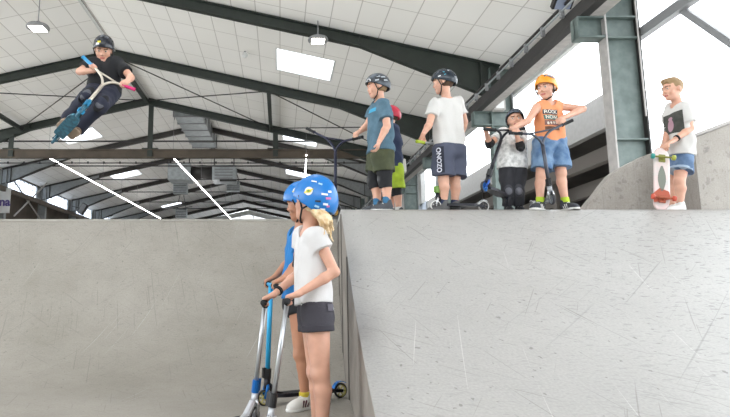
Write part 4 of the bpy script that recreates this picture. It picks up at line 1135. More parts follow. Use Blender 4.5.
tee(w, SHT('white_shirt', 'cfccc8'), hem=-.02, sleeve=.62, seed=3, loose=.014, wr=.014)
shorts(w, SHT('navy_shorts', '4b4f60'), to=.86, waist=.07, inf=.028, flare=.028, seed=5)
o, V, Fc = w['shorts']
decal(o, V, Fc, arr(441.5, 160, Y-.1)+np.array([-.0, 0, 0]), (.55, 1, 0), (0, 0, 1), rect(.065, .27, 3, 10), mat('shorts_panel', '232532', .8), 'side_panel')
decal(o, V, Fc, arr(440.3, 161, Y-.1), (.75, 1, 0), (-1, .6, 0.0), word('OZONOX', .062, .001), mat('shorts_letters', 'cfd0da', .7), 'lettering', off=.008, roll=0) if False else None
wv, wf = word('OZONO', .066, .002); wv = [(-y, x) for x, y in wv]
decal(o, V, Fc, arr(440.0, 160.5, Y-.1), (.62, 1, 0), (0, 0, 1), (wv, wf), mat('shorts_letters', 'cfd0da', .7), 'lettering', off=.007)
helmet(w, mat('helmet_dark_blue', '252d36', .25)); stickers(w, 1, 3, 6, [STK[1], STK[5], STK[0]]) ; stickers(w, -1, 5, 4, [STK[1], STK[5]])
for S in 'LR': shoe(w, S, (-.75, .1, 0) if S == 'L' else (-.6, .35, 0), mat('shoe_grey', '5b5a5a', .8), WHT, sock=mat('sock_navy', '2d3550', .9), sockh=.055)
CS = dict(bar=SILV, gripL=mat('grip_lime', 'a4b52f', .6), gripR=mat('grip_lime', 'a4b52f', .6), clamp=mat('clamp_green', '6f9440', .4), fork=CHROME, deck=BLKM, tyre=mat('tyre_white', 'd8d6d2', .5), hub=mat('hub_dark', '33343a', .4))
B_ = arr(437.5, 193, Y-.02); B_[2] = DZ+.175
scooter('silver kick scooter with lime grips and green clamp held by the white shirt boy', arr(436.5, 144, Y+.05), GL, GR, B_, (1, .05, 0), CS, kind='T', lateral=(0, 1, 0), drop=.115, decklen=.36)

# ---- boy in the blue t-shirt in profile at the platform's left end
Y = 5.82
J = dict(shL=arr(384.5, 106, Y-.10), shR=arr(377, 105, Y+.14), elL=arr(387, 126, Y-.20), elR=arr(367, 126, Y+.20), wrL=arr(379, 142, Y-.24), wrR=arr(361, 136, Y+.2),
         hipL=arr(383, 153, Y-.06), hipR=arr(378, 153, Y+.07), knL=arr(385, 179, Y-.05), knR=arr(374.5, 180, Y+.08), anL=arr(387, 203, Y-.04), anR=arr(377.5, 203, Y+.07))
foot_z(J, DZ, 1.0)
GL, GR = arr(307, 128.5, Y+.62), arr(362.5, 137, Y+.12)
G = GR+(GL-GR)*.11; ha = grip_hand(J, 'R', G, GL-GR, 1.0, sgn=1)
report('blue', J)
b = person('p', (J['anL'][0], Y, DZ), 'boy in a faded blue t-shirt, olive shorts and black knee pads, facing left', J, arr(377, 87, Y), (-.98, -.08, -.14), 1.0,
           hands={'R': ha, 'L': dict(d=(-.25, 0, -1), n=(-1, .1, .2), s=(-.3, -1, 0), curl=(.5, .7, .5))}, hair=dict(style='under', m=mat('hair_dark_blond', '8d7150', .7)), slim=1.10, belly=.02)
tee(b, SHT('blue_shirt', '466373', col2='567384', vscale=14), hem=-.0, sleeve=.68, seed=9, loose=.022, wr=.010)
o, V, Fc = b['shirt']
decal(o, V, Fc, arr(374.5, 112, Y), (.6, 1, 0), (0, 0, 1), rect(.10, .045, 5, 2), mat('shirt_motif', '3f9cc2', .8), 'print')
shorts(b, SHT('olive_shorts', '4d5138', col2='3c412c', vscale=10), to=.72, waist=.06, inf=.022, flare=.022, seed=6)
for S in 'LR':
    kn, hp, an = b['J']['kn'+S], b['J']['hip'+S], b['J']['an'+S]
    knee_pad(b, S, mat('pad_cloth', '1d1d20', .85), big=1.25)
sleeve_on(b, b['J']['hipL']*.42+b['J']['knL']*.58, b['J']['knL']+(b['J']['anL']-b['J']['knL'])*.05, .088, .070, mat('pad_cloth', '1d1d20', .85), 'pad_short', wr=.003)
sleeve_on(b, b['J']['hipR']*.42+b['J']['knR']*.58, b['J']['knR']+(b['J']['anR']-b['J']['knR'])*.05, .088, .070, mat('pad_cloth', '1d1d20', .85), 'pad_short', wr=.003)
helmet(b, mat('helmet_black_pattern', '1d1f25', .3, col2='555d66', vscale=16)); 
decal(b['helmet'][0], b['helmet'][1], b['helmet'][2], b['hc']+b['u']*.045+b['f']*.06, (.55, 1, -.1), (0, 0, 1), disc(.026), STK[1], 'sticker', off=.002)
decal(b['helmet'][0], b['helmet'][1], b['helmet'][2], b['hc']+b['u']*.045+b['f']*.06, (.55, 1, -.1), (0, 0, 1), disc(.017), STK[3], 'sticker', off=.004)
for (a_, b_, c_) in ((-.02, .07, .03), (-.07, .06, .035), (.0, .03, .03), (-.09, .02, .03)):
    decal(b['helmet'][0], b['helmet'][1], b['helmet'][2], b['hc']+b['f']*a_+b['u']*b_, (.1, 1, -.1), (0, 0, 1), rect(c_*1.3, c_*.5, 3, 2), mat('sticker_silver', 'b4bac0', .4), 'sticker', off=.003, sub=0, roll=.2)
for S in 'LR': shoe(b, S, (-1, -.1, 0) if S == 'L' else (-1, .1, 0), mat('shoe_charcoal', '4a4c50', .8), WHT, sock=mat('sock_blue', '3c6f92', .9), sockh=.075)
CS = dict(bar=mat('bar_black_blue', '23253a', .3, metal=.4), gripL=RUB, gripR=RUB, clamp=BLACK, fork=mat('fork_yellow', 'd09a3a', .4), deck=BLKM, tyre=mat('tyre_black', '2c2c30', .6), hub=mat('hub_gold', 'c29a45', .35, metal=.5))
JT = arr(335.5, 143, Y+.36); B_ = arr(335.5, 190, Y+.42); B_[2] = DZ+.18
scooter('tall black kick scooter with wide bars standing at the left end of the deck', JT, GL, GR, B_, (.75, .66, 0), CS, lateral=(.66, -.75, 0), drop=.12, decklen=.40)

# ---- small child behind him with the red helmet
Y = 6.25
J = dict(shL=arr(394, 130, Y-.06), shR=arr(388, 129, Y+.14), elL=arr(397, 147, Y-.02), elR=arr(393, 147, Y+.2), wrL=arr(402, 162, Y+.05), wrR=arr(389, 162, Y+.2),
         hipL=arr(394.5, 168, Y-.04), hipR=arr(389.5, 168, Y+.07), knL=arr(396, 190, Y-.03), knR=arr(390, 190, Y+.07), anL=arr(399, 206, Y-.02), anR=arr(391, 206, Y+.07))
foot_z(J, DZ, .88); report('red', J)
c = person('p', (J['anL'][0], Y, DZ), 'small child in red helmet and lime shorts, half hidden behind the faded blue t-shirt', J, arr(389.5, 116.5, Y), (-.95, .2, -.1), .88,
           hands={'L': dict(d=(.2, 0, -1), n=(-1, 0, 0), s=(0, -1, 0), curl=(.3, .4, .3)), 'R': dict(d=(-.2, 0, -1), n=(-1, 0, 0), s=(0, -1, 0), curl=(.3, .4, .3))}, hair=dict(style='under', m=mat('hair_brown', '5b4331', .7)), slim=1.05)
tee(c, SHT('navy_shirt', '333d58'), hem=.02, sleeve=.9, seed=12, loose=.02)
shorts(c, SHT('lime_shorts', 'b9d23c', col2='9fb83a', vscale=14), to=.92, waist=.05, inf=.024, flare=.024, seed=8)
for S in 'LR': knee_pad(c, S, mat('pad_cloth', '1d1d20', .85))
helmet(c, mat('helmet_red', 'c8324a', .3)); stickers(c, 1, 8, 4, [STK[1]])
for S in 'LR': shoe(c, S, (-1, .1, 0), mat('shoe_charcoal', '4a4c50', .8), WHT, sock=mat('sock_white', 'd8d6d2', .9), sockh=.05)
sleeve_on(c, c['J']['wrL']+np.array([0, 0, .03]), c['J']['wrL']+np.array([.0, 0, -.10]), .042, .046, mat('glove_white', 'e2e0dc', .8), 'glove', cut=(0, 1.2))

# ---- small boy in the grey shirt with elbow and knee pads
Y = 5.95
J = dict(shR=arr(502, 133, Y-.0), shL=arr(521, 133, Y+.0), elR=arr(489.5, 144, Y-.10), elL=arr(520.5, 147, Y-.16), wrR=arr(491, 131, Y-.2), wrL=arr(519, 131, Y-.26),
         hipR=arr(507, 169, Y), hipL=arr(518, 169, Y), knR=arr(507.5, 191, Y-.06), knL=arr(518, 191, Y-.05), anR=arr(508, 206, Y), anL=arr(519, 206, Y))
foot_z(J, DZ, .88)
GR_, GL_ = arr(484, 129, Y-.30), arr(524, 128.5, Y-.22)
ax = GL_-GR_
hr = grip_hand(J, 'R', GR_+ax*.13, ax, .88, n=(0, -.2, -1)); hl = grip_hand(J, 'L', GL_-ax*.13, ax, .88, n=(0, -.2, -1), sgn=-1); report('small', J)
s1 = person('p', (J['anL'][0], Y, DZ), 'small boy in mottled grey shirt, black trousers and elbow pads, facing the camera', J, arr(515, 120.5, Y-.03), (-.28, -.94, -.02), .90,
            hands={'R': hr, 'L': hl}, hair=dict(style='under', m=mat('hair_brown', '5b4331', .7)), slim=1.0)
tee(s1, SHT('grey_mottled_shirt', 'efedea', col2='b5b4b1', vscale=26), hem=-.0, sleeve=.6, seed=15, loose=.02)
shorts(s1, SHT('black_trousers', '2b2b30'), 'trousers', to=.92, waist=.05, inf=.016, seed=16, ankle=True)
for S in 'LR': knee_pad(s1, S, mat('pad_grey', '3a3a40', .8), mat('pad_cap_grey', '5c5c64', .4)); elbow_pad(s1, S)
helmet(s1, mat('helmet_slate', '39424e', .25), low=-.004); stickers(s1, -1, 2, 3, [STK[1], STK[3]])
for S in 'LR': shoe(s1, S, (-.2, -1, 0), mat('shoe_black', '242428', .8), WHT)
CS = dict(bar=BLKM, gripL=RUB, gripR=RUB, clamp=BLACK, fork=mat('fork_blue', '2f57a5', .35, metal=.4), deck=mat('deck_dark', '23242c', .35, metal=.3), tyre=mat('tyre_clear_black', '2c2c30', .6), hub=mat('hub_blue', '2f6fb5', .35, metal=.5))
JT = arr(504, 131, Y-.28); B_ = arr(488.2, 178, Y-.34)
scooter('black kick scooter held tilted with its front wheel in the air by the small boy', JT, GL_, GR_, B_, (.72, .66, -.14), CS, lateral=(.67, -.74, 0), drop=.105, decklen=.34)

# ---- boy in the orange vest
Y = 5.80
J = dict(shR=arr(536.5, 107.5, Y-.04), shL=arr(559.5, 106.5, Y+.06), elR=arr(528, 121, Y-.10), elL=arr(583, 109, Y-.02), wrR=arr(519, 130, Y-.2), wrL=arr(565, 122, Y-.2),
         hipR=arr(543.5, 143, Y), hipL=arr(557.5, 143, Y+.04), knR=arr(541, 175, Y-.04), knL=arr(561, 173, Y-.02), anR=arr(540, 203, Y-.05), anL=arr(565.5, 202, Y-.05))
foot_z(J, DZ, 1.0)
GR_, GL_ = arr(509.5, 133, Y-.22), arr(572, 120.5, Y-.20)
ax = GL_-GR_
hr = grip_hand(J, 'R', GR_+ax*.10, ax, 1.0, n=(0, -.3, -1)); hl = grip_hand(J, 'L', GL_-ax*.15, ax, 1.0, n=(0, -.5, -1), sgn=-1); report('orange', J)
og = person('p', (J['anL'][0], Y, DZ), 'boy in an orange sleeveless vest, denim shorts and orange helmet, one elbow out', J, arr(546, 88, Y-.02), (-.72, -.62, -.20), 1.0,
            hands={'R': hr, 'L': hl}, hair=dict(style='under', m=mat('hair_brown', '5b4331', .7)), slim=1.0)
tee(og, SHT('orange_vest', 'e39466'), 'vest', hem=-.0, seed=21, loose=.016, tank=True)
o, V, Fc = og['shirt']; fd = -og['fw']
ctr_ = og['sc']-og['up']*.06
for i, (wd, mm, cl) in enumerate([('ROCK', 'vest_box_navy', '2f3440'), ('NOW', 'vest_box_teal', '3f6a62'), ('', 'vest_box_rose', '8a625c'), ('', 'vest_box_brown', '6b4a3c')]):
    cc = ctr_-og['up']*(.012+.058*i)-og['lat']*.055
    decal(o, V, Fc, cc, fd, og['up'], rect(.155, .050 if i < 3 else .035, 6, 3), mat(mm, cl, .7), 'print', off=.004)
    if wd: decal(o, V, Fc, cc, fd, og['up'], word(wd, .052, .001), mat('vest_letters', 'e6ddd0', .7), 'lettering', off=.007)
    elif i == 2:
        for q in (-.05, -.015, .022, .055): decal(o, V, Fc, cc+og['lat']*q, fd, og['up'], disc(.012, 10, sy=1.3), mat('vest_letters', 'e6ddd0', .7), 'print', off=.007, sub=0)
shorts(og, mat('denim_shorts', '4a6a90', .85, col2='7d98b5', vscale=9, bump=.3, bscale=200), 'denim_shorts', to=.84, waist=.06, inf=.020, flare=.026, seed=23)
helmet(og, mat('helmet_orange', 'ee9a2c', .3))
decal(og['helmet'][0], og['helmet'][1], og['helmet'][2], og['hc']+og['u']*.07, N3(-og['r']*(-.9)*-1*0+np.array([-.25, 1, -.35])), (0, 0, 1), rect(.10, .030, 5, 2), mat('helmet_badge', '2f4d78', .4), 'sticker', off=.003, roll=-.35)
decal(og['helmet'][0], og['helmet'][1], og['helmet'][2], og['hc']+og['u']*.07, np.array([-.25, 1, -.35]), (0, 0, 1), word('~~~', .05, .002), STK[1], 'lettering', off=.006, roll=-.35)
for S in 'LR': shoe(og, S, (-.75, -.6, 0) if S == 'R' else (.25, -1, 0), mat('shoe_black_grey', '3a3c42', .8), WHT, sock=mat('sock_lime', 'b7cf3a', .9), sockh=.06, stripe=WHT)
CS = dict(bar=mat('bar_gunmetal', '50535c', .3, metal=.6), gripL=RUB, gripR=RUB, clamp=BLACK, fork=CHROME, deck=mat('deck_white_pattern', 'b9bcc0', .4, col2='44474d', vscale=20), tyre=mat('tyre_black', '2c2c30', .6), hub=mat('hub_grey', '8a8c92', .35, metal=.5))
JT = arr(541, 134.5, Y-.24); B_ = arr(549.5, 188, Y-.16); B_[2] = max(B_[2], DZ+.17)
scooter('dark kick scooter with white patterned deck seen head on, held by the orange vest boy', JT, GL_, GR_, B_, (.05, 1, 0), CS, lateral=(1, -.05, 0), drop=.115, decklen=.38)

# ---- boy with the skateboard
Y = 6.0
J = dict(shL=arr(686.5, 109, Y-.10), shR=arr(671, 108.5, Y+.14), elL=arr(690.5, 128.5, Y-.12), elR=arr(668, 130, Y+.12), wrL=arr(672, 141.5, Y-.15), wrR=arr(664.5, 145, Y-.08),
         hipL=arr(683, 157, Y-.04), hipR=arr(673, 157, Y+.10), knL=arr(679.5, 181, Y-.08), knR=arr(671.5, 181, Y+.12), anL=arr(679.5, 204, Y-.08), anR=arr(671.5, 204, Y+.10))
foot_z(J, DZ, 1.0); report('skate', J)
top = arr(661, 147, Y-.28)
kb = person('p', (J['anL'][0], Y, DZ), 'bareheaded blond boy in white t-shirt and denim shorts leaning on the concrete block', J, arr(672.5, 89.5, Y), (-.98, -.12, -.10), 1.03,
            hands={'L': dict(d=(-1, -.35, -.35), n=(.15, -.1, -1), s=(0, 1, .2), curl=(.35, .6, .4)), 'R': dict(d=(-.6, -.75, -.3), n=(0, -.3, -1), s=(.5, -.6, 0), curl=(.5, .8, .5))},
            hair=dict(style='short', m=mat('hair_blond', '9a7f5c', .7)), slim=1.0, skin=SKIN)
tee(kb, SHT('white_shirt_b', 'cfccc8'), hem=.0, sleeve=.66, seed=31, loose=.024, wr=.012)
o, V, Fc = kb['shirt']; fd = -N3(kb['fw']+np.array([.15, -1.0, 0])*.9)
cc = arr(671.5, 121, Y-.1)
decal(o, V, Fc, cc, fd, (0, 0, 1), rect(.20, .235, 7, 8), mat('print_dark', '4a4a44', .8, col2='3a3b36', vscale=20), 'print', off=.004)
decal(o, V, Fc, cc+np.array([-.035, 0, -.02]), fd, (0, 0, 1), disc(.03, sy=2.4), mat('print_rose', 'a88590', .8), 'print', off=.007)
decal(o, V, Fc, cc+np.array([-.035, 0, .06]), fd, (0, 0, 1), disc(.022), mat('print_rose', 'a88590', .8), 'print', off=.007)
shorts(kb, mat('denim_dark', '4c6484', .85, col2='6f87a6', vscale=8, bump=.3, bscale=200), 'denim_shorts', to=.62, waist=.03, inf=.022, flare=.030, seed=33, cuff=mat('denim_cuff', '9fb0c2', .85))
for S in 'LR': shoe(kb, S, (-1, -.15, 0) if S == 'L' else (-1, .1, 0), WHT, mat('sole_offwhite', 'cfccc6', .7))
wr = kb['J']['wrL']; el = kb['J']['elL']; a_ = wr+(el-wr)*.22; sleeve_on(kb, a_, a_+(el-wr)/np.linalg.norm(el-wr)*.022, .034, .034, STRAP, 'wrist_band', res=.004)
# his skateboard stands on its tail, underside to the camera
def skateboard():
    bt = arr(661.5, 209, Y-.30); bt[2] = DZ+.004; tp = arr(661, 147, Y-.18)
    U = N3(tp-bt); L_ = np.linalg.norm(tp-bt); face = N3(np.array([-.25, -1, 0])); face = N3(face-U*(face@U)); R2 = np.cross(face, U)
    t = thing('skateboard', bt, 'worn skateboard with red and green wheels standing upright under a hand', 'skateboard')
    V = []; nn = 26; ww = 8; W_ = .072
    for i in range(nn+1):
        s = i/nn; y = s*L_; e = min(s, 1-s)*L_; w_ = W_*math.sqrt(max(0, 1-max(0, (.10-e)/.10)**2)) if e < .10 else W_
        w_ = max(w_, .012); kick = -max(0, (.16-e))*.22
        for j in range(ww+1):
            x = (j/ww*2-1); V.append(bt+U*y+R2*x*w_+face*(kick+.004*(1-x*x)))
    Fc = [(i*(ww+1)+j, i*(ww+1)+j+1, (i+1)*(ww+1)+j+1, (i+1)*(ww+1)+j) for i in range(nn) for j in range(ww)]
    o = link('deck', V, Fc, mat('board_graphic', 'cfcbc6', .5, col2='e6c9c6', vscale=9), t, True); md = o.modifiers.new('thick', 'SOLIDIFY'); md.thickness = .011; md.offset = -1
    c = bt+U*L_*.48+face*.017
    gr = []; 
    for i in range(9):
        a1 = i/8; gr.append((.028*math.sin(a1*3.14)+.008, -.14+.28*a1))
    Vg = [c+R2*x+U*y for x, y in gr]+[c-R2*x+U*y for x, y in reversed(gr)]
    link('graphic', Vg, [tuple(range(len(Vg)))], mat('board_motif', '7c7f74', .5), t)
    c = bt+U*L_*.20+face*.017; link('graphic', [c+R2*x+U*y for x, y in [(-.08, -.02), (.07, -.07), (.085, .02), (.02, .09), (-.06, .06)]], [(0, 1, 2, 3, 4)], mat('board_red', 'b0553c', .5), t)
    for (s, cols) in ((.80, ('2f8f86', 'a0a545')), (.16, ('c2543e', 'c2543e'))):
        c = bt+U*L_*s+face*.014; tr = MB(); tr.obox(c+face*.006, R2, U, face, .028, .04, .008); tr.tube([c+face*.01, c+face*.04], [.022, .012], 10); tr.tube([c+face*.042-R2*.07, c+face*.042+R2*.07], .010, 8)
        tr.tube([c+face*.042-R2*.11, c+face*.042+R2*.11], .005, 6); k_ = tr.build('truck', mat('truck_olive' if s > .5 else 'truck_red', '8b8a48' if s > .5 else 'a85a40', .4, metal=.3), t)
        for sg, cl_ in ((-1, cols[1]), (1, cols[0])):
            MB().tube([c+face*.042+R2*sg*(.078), c+face*.042+R2*sg*.082, c+face*.042+R2*sg*.105, c+face*.042+R2*sg*.109], [.022, .027, .027, .022], 16).build('wheel', mat('wheel_'+cl_, cl_, .4), k_, True)
skateboard()

# ---- jumping boy
Y = 5.6
J = dict(shR=arr(93.5, 62.5, Y+.02), shL=arr(119.5, 64, Y+.0), elR=arr(79.5, 71.5, Y-.06), elL=arr(131, 77.5, Y-.12), wrR=arr(90, 66, Y-.24), wrL=arr(127, 85, Y-.25),
         hipR=arr(97, 91, Y+.02), hipL=arr(110.5, 92.5, Y+.0), knR=arr(86.5, 97, Y-.30), knL=arr(101, 105.5, Y-.32), anR=arr(65.5, 122, Y-.12), anL=arr(76, 131, Y-.14))
GR_, GL_ = arr(83, 57, Y-.24), arr(134.5, 89.5, Y-.24)
JT = arr(107, 79.5, Y-.25); ax = GL_-GR_
hr = grip_hand(J, 'R', GR_+(JT-GR_)*.40, JT-GR_, 1.0, n=(0, -.6, -1)); hl = grip_hand(J, 'L', GL_+(JT-GL_)*.40, JT-GL_, 1.0, n=(0, -.6, -1), sgn=1); report('jump', J)
j = person('p', (float(J['hipL'][0]), Y, 2.6), 'boy in black jumping high in the air on a scooter, black helmet and knee pads', J, arr(103.8, 49.5, Y-.02), (.12, -.80, -.60), 1.0,
           hands={'R': hr, 'L': hl}, hair=dict(style='under', m=mat('hair_brown', '5b4331', .7)), slim=1.05, headtilt=(.08, -.25, 1))
tee(j, SHT('black_shirt', '17171a'), hem=.01, sleeve=.62, seed=41, loose=.02)
shorts(j, SHT('dark_trousers', '232637'), 'trousers', to=.95, waist=.04, inf=.020, seed=43, ankle=True)
for S in 'LR': knee_pad(j, S, mat('pad_grey_dark', '15151a', .8), mat('pad_cap_dark', '4d4e56', .35), big=1.35)
helmet(j, mat('helmet_black_gloss', '1e2028', .18)); 
hh = j['helmet']
for (dx, dz, mm) in ((.05, .01, STK[0]), (.065, -.01, STK[1]), (-.05, .0, STK[3])):
    decal(hh[0], hh[1], hh[2], j['hc']+j['r']*dx+j['u']*(.03+dz), (-.35 if dx > 0 else .3, 1, .1), (0, 0, 1), rect(.03, .022, 2, 2), mm, 'sticker', off=.003, sub=0)
upf = N3(np.array(JT)-arr(80, 112, Y-.62))
for S in 'LR': shoe(j, S, (.7, -.45, .35), mat('shoe_brown', '75614f', .8), mat('sole_tan', 'a08c78', .8), up=N3(np.array([.45, .45, .75])))
B_ = arr(84, 107.5, Y-.50)
CS = dict(bar=mat('bar_champagne', 'cfc5b6', .3, metal=.5), gripR=mat('grip_blue', '2f93c8', .5), gripL=mat('grip_pink', 'd0206c', .5), clamp=mat('clamp_teal', '2a7fa8', .3, metal=.4), fork=mat('fork_teal', '2a86b0', .3, metal=.4),
          deck=mat('deck_teal', '2d6f84', .4, col2='1c4658', vscale=30), tyre=mat('tyre_teal', '285c70', .5), hub=mat('hub_teal', '3aa0c0', .3, metal=.4))
dkd = N3(arr(53, 141, Y+.05)-B_)
scooter('airborne kick scooter with teal deck, one blue and one pink grip', JT-N3(B_-JT)*.0, GL_, GR_, B_, dkd, CS, drop=.09, decklen=.46, deckw=.115, lateral=N3(np.cross(dkd, N3(B_-JT))))

# ---- girl in the foreground
Y = YG
J = dict(shL=arr(317, 237, Y-.06), shR=arr(303, 235, Y+.20), elL=arr(334.5, 272, Y-.10), elR=arr(298, 274, Y+.26), wrL=arr(296, 297, Y-.12), wrR=arr(272, 293, Y+.12),
         hipL=arr(316.5, 312, Y-.04), hipR=arr(313, 312, Y+.10), knL=arr(320.5, 373, Y-.06), knR=arr(316, 371, Y+.07), anL=arr(322, 414, Y-.06), anR=arr(317, 408, Y+.08))
foot_z(J, 0.004, .93)
gA0, gA1 = arr(264.5, 302.5, Y+.06), arr(260, 301, Y+.20)       # far bar, right hand
gB0, gB1 = arr(287.5, 300, Y-.24), arr(284, 299.5, Y-.02)       # near bar, left hand
axv = np.array([.0, 1, 0.])
GB = arr(287, 301, Y-.13); GA = arr(264, 302.5, Y+.08)
hl = grip_hand(J, 'L', GB, axv, .92, n=(-.1, 0, -1)); hr = grip_hand(J, 'R', GA, axv, .92, n=(-.1, 0, -1)); report('girl', J)
hx = arr(312.5, 202.5, Y+.03)
fG = N3(np.array([-.84, .46, .16])); 
st = []
rs = np.random.RandomState(4); nk = arr(323, 213, Y+.0)
for i in range(34):
    a0 = arr(rs.uniform(312, 326), rs.uniform(209, 214), Y+rs.uniform(-.09, .10)); e = arr(rs.uniform(318, 335), rs.uniform(224, 242), Y+rs.uniform(-.13, .10))
    m1 = a0*.55+e*.45+np.array([rs.uniform(.0, .02), rs.uniform(-.03, 0), rs.uniform(0, .015)]); st.append([(a0, .010), (m1, .009), (e, .002)])
g_ = person('p', (float(J['anL'][0]), Y, 0), 'girl with blond hair, white top, grey shorts and bright blue helmet in the foreground', J, hx, fG, .93,
            hands={'L': hl, 'R': hr}, hair=dict(style='long', m=mat('hair_light_blond', 'ead3ae', .6, col2='cba878', vscale=40), strands=st), slim=.90, legk=1.13, res=.006, skin=mat('skin_girl', 'cf9d86', .45, var=.07, vscale=12, sss=.12), headtilt=(.12, 0, 1))
tee(g_, SHT('white_top', 'cfcccb'), hem=-.045, sleeve=.36, seed=51, loose=.014, inf=.012, res=.006, wr=.005, sleeve_r=.056, neckr=.050)
shorts(g_, mat('grey_shorts', '3b383f', .85, bump=.3, bscale=200), to=.32, waist=.10, inf=.016, flare=.022, seed=53, wr=.005, res=.006, cuff=mat('grey_shorts_cuff', '343138', .85))
o, V, Fc = g_['shorts']
decal(o, V, Fc, arr(327, 307, Y), (-.35, 1, 0), (0, 0, 1), rect(.075, .035, 4, 2), mat('grey_shorts_flap', '57535c', .85), 'pocket_flap', off=.007)
decal(o, V, Fc, arr(329, 308.5, Y), (-.35, 1, 0), (0, 0, 1), disc(.010, 10), CHROME, 'button', off=.011, sub=0)
decal(o, V, Fc, arr(303, 304, Y), (.25, 1, 0), (0, 0, 1), disc(.009, 10), CHROME, 'button', off=.009, sub=0)
M_HB = mat('helmet_bright_blue', '0f70bb', .28)
helmet(g_, M_HB, size=1.08, vents=False, low=-.052, tall=1.12)
def roundel(C_, d, c):
    h = C_['helmet']
    decal(h[0], h[1], h[2], c, d, (0, 0, 1), disc(.024), STK[1], 'sticker', off=.002, sub=0); decal(h[0], h[1], h[2], c, d, (0, 0, 1), disc(.017, sy=.62), STK[0], 'sticker', off=.004, sub=0)
    decal(h[0], h[1], h[2], c, d, (0, 0, 1), rect(.056, .007, 4, 1), STK[0], 'sticker', off=.006, sub=0, roll=.3); decal(h[0], h[1], h[2], c, d, (0, 0, 1), disc(.008, 12, sy=.6), mat('sticker_green', '3d7d4a', .5), 'sticker', off=.0075, sub=0)
roundel(g_, (.35, 1, 0), arr(307, 190, Y-.1))
hh = g_['helmet']; rs = np.random.RandomState(11)
for i, (px, py, w_, h_) in enumerate([(314, 180, .03, .008), (321, 183, .022, .010), (325, 194, .035, .010), (329, 198, .03, .012), (318, 201, .030, .010), (326, 204, .028, .012), (317, 206, .026, .010), (323, 209, .030, .010), (329, 206, .018, .010), (319, 213, .034, .008), (331, 191, .02, .012), (312, 211, .02, .007)]):
    decal(hh[0], hh[1], hh[2], arr(px, py, Y-.1), (-.25*(px-318)/15, 1, 0), (0, 0, 1), rect(w_, h_, 2, 1), [STK[1], mat('sticker_pale_blue', 'a9cfe8', .5), STK[1], STK[4], STK[3]][i % 5], 'sticker', off=.003, sub=0, roll=rs.uniform(-.35, .2))
for S in 'LR': shoe(g_, S, (-1, .2, 0), mat('shoe_black', '242428', .8), WHT, sock=mat('sock_red', '8c2f3a', .9), sockh=.03)
a_ = g_['J']['wrR']; e_ = g_['J']['elR']; a0 = a_+(e_-a_)*.14; sleeve_on(g_, a0, a0+N3(e_-a_)*.022, .0265, .0275, STRAP, 'watch', res=.004)

# ---- boy in the blue shirt behind her
Y = YH
J = dict(shL=arr(302, 236, Y-.06), shR=arr(298, 235, Y+.18), elL=arr(297, 264, Y-.10), elR=arr(289, 262, Y+.22), wrL=arr(281, 280, Y-.05), wrR=arr(277, 281, Y+.1),
         hipL=arr(298.5, 302, Y-.03), hipR=arr(297, 302, Y+.12), knL=arr(301, 354, Y-.04), knR=arr(312, 356, Y+.16), anL=arr(305, 398, Y-.02), anR=arr(322, 396, Y+.2))
foot_z(J, 0.004, 1.03)
GH0 = arr(276.5, 286, Y-.28); GH1 = arr(266, 283.5, Y+.24); axh = N3(GH1-GH0)
hl = grip_hand(J, 'L', GH0+axh*.07, axh, .98, n=(-.1, 0, -1)); hr = grip_hand(J, 'R', GH1-axh*.07, axh, .98, n=(-.1, 0, -1)); report('hidden', J)
hb_ = person('p', (float(J['anL'][0]), Y, 0), 'boy in a blue t-shirt with the same blue helmet, mostly hidden behind the girl', J, arr(301.5, 203.5, Y+.02), N3(np.array([-.97, .15, -.15])), 1.03,
             hands={'L': hl, 'R': hr}, hair=dict(style='under', m=mat('hair_dark', '3a2a22', .7)), slim=.95, res=.007, skin=SKIN_T)
tee(hb_, SHT('bright_blue_shirt', '1f73b4'), hem=-.02, sleeve=.62, seed=61, loose=.018)
shorts(hb_, SHT('black_shorts', '222226'), to=.22, waist=.07, inf=.014, flare=.012, seed=63)
helmet(hb_, M_HB, size=1.04, vents=False, low=-.04, tall=1.08)
roundel(hb_, (.35, 1, 0), arr(295, 190, Y-.1))
for S in 'LR': shoe(hb_, S, (-.75, -.8, 0) if S == 'L' else (-.9, -.2, 0), mat('shoe_white_leather', 'dedad4', .6), WHT, sock=mat('sock_yellow_edge', 'c9b13c', .9), sockh=.035, stripe=mat('stripe_maroon', '5a2c38', .7))
sp = MB().tube([J['shL']+np.array([-.05, -.055, .02]), arr(297, 250, Y-.17), arr(293, 272, Y-.15)], .016, 6)
sp.build('shoulder_strap', STRAP, hb_['t'], True)

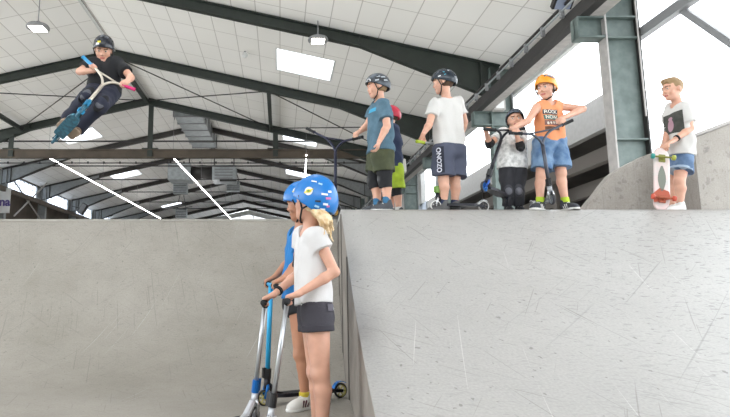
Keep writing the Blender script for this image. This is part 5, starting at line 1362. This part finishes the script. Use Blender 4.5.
# ---- their three scooters
BL = mat('anodised_blue', '1668b4', .3, metal=.5); CY_ = mat('bar_cyan', '2fa3d6', .35, metal=.2)
def side_scooter(label, topc, g0, g1, bottom, ddir, CS, kind='T', z=.175, decklen=.36, **kw):
    B_ = np.array(bottom, float); return scooter(label, topc, g0, g1, B_, ddir, CS, kind=kind, decklen=decklen, **kw)
# blue scooter of the boy: front wheel at left, rear wheel by the bank's side
FWp = arr(263.5, 398, 4.22); RWp = arr(340, 391, 4.52); FWp[2] = .058; RWp[2] = .058
dd = N3(RWp-FWp); Lw = float(np.linalg.norm(RWp-FWp)); print('boy scooter wheelbase', Lw)
CS = dict(bar=CY_, gripL=RUB, gripR=RUB, clamp=BLACK, fork=BL, deck=BLKM, tyre=mat('tyre_black', '2c2c30', .6), hub=mat('hub_olive', 'a89f5c', .4, metal=.3))
topc = (GH0+GH1)/2; Bb = FWp+N3(topc-FWp)*.115+dd*.02
scooter('bright blue kick scooter with black deck, its rear wheel beside the bank wall', topc, GH0, GH1, Bb, dd, CS, kind='T', drop=.115, decklen=Lw-.13, lateral=N3(np.cross(dd, (0, 0, 1))))
# girl's silver scooter with black clamp (near hand)
F3 = dict(tr=.0135, bar=SILV, gripL=RUB, gripR=RUB, clamp=BLACK, fork=CHROME, deck=mat('deck_pale', 'c2c4c8', .35, metal=.4), tyre=mat('tyre_black', '2c2c30', .6), hub=mat('hub_grey', '8a8c92', .35, metal=.5))
tB = arr(287.2, 301.5, YG-.08); bB = arr(271.5, 411, YG-.08); bB[2] = .185
dg = N3(np.array([.80, -.6, 0]))
scooter('silver kick scooter with black clamp under the girl\'s nearer hand', tB, GB-np.array([0, .10, 0]), GB+np.array([0, .13, 0]), bB, dg, F3, kind='T', drop=.115, decklen=.34, lateral=N3(np.cross(dg, (0, 0, 1))))
F4 = dict(F3); F4.update(clamp=BL, fork=CHROME)
tA = arr(265, 303.5, YG+.16); bA = arr(254.6, 396, YG+.20)
dg = N3(np.array([-.45, -.9, 0]))
scooter('silver kick scooter with blue clamp and white fork under the girl\'s farther hand', tA, GA-np.array([0, .09, 0]), GA+np.array([0, .15, 0]), bA, dg, F4, kind='T', drop=.12, decklen=.34, lateral=N3(np.cross(dg, (0, 0, 1))))
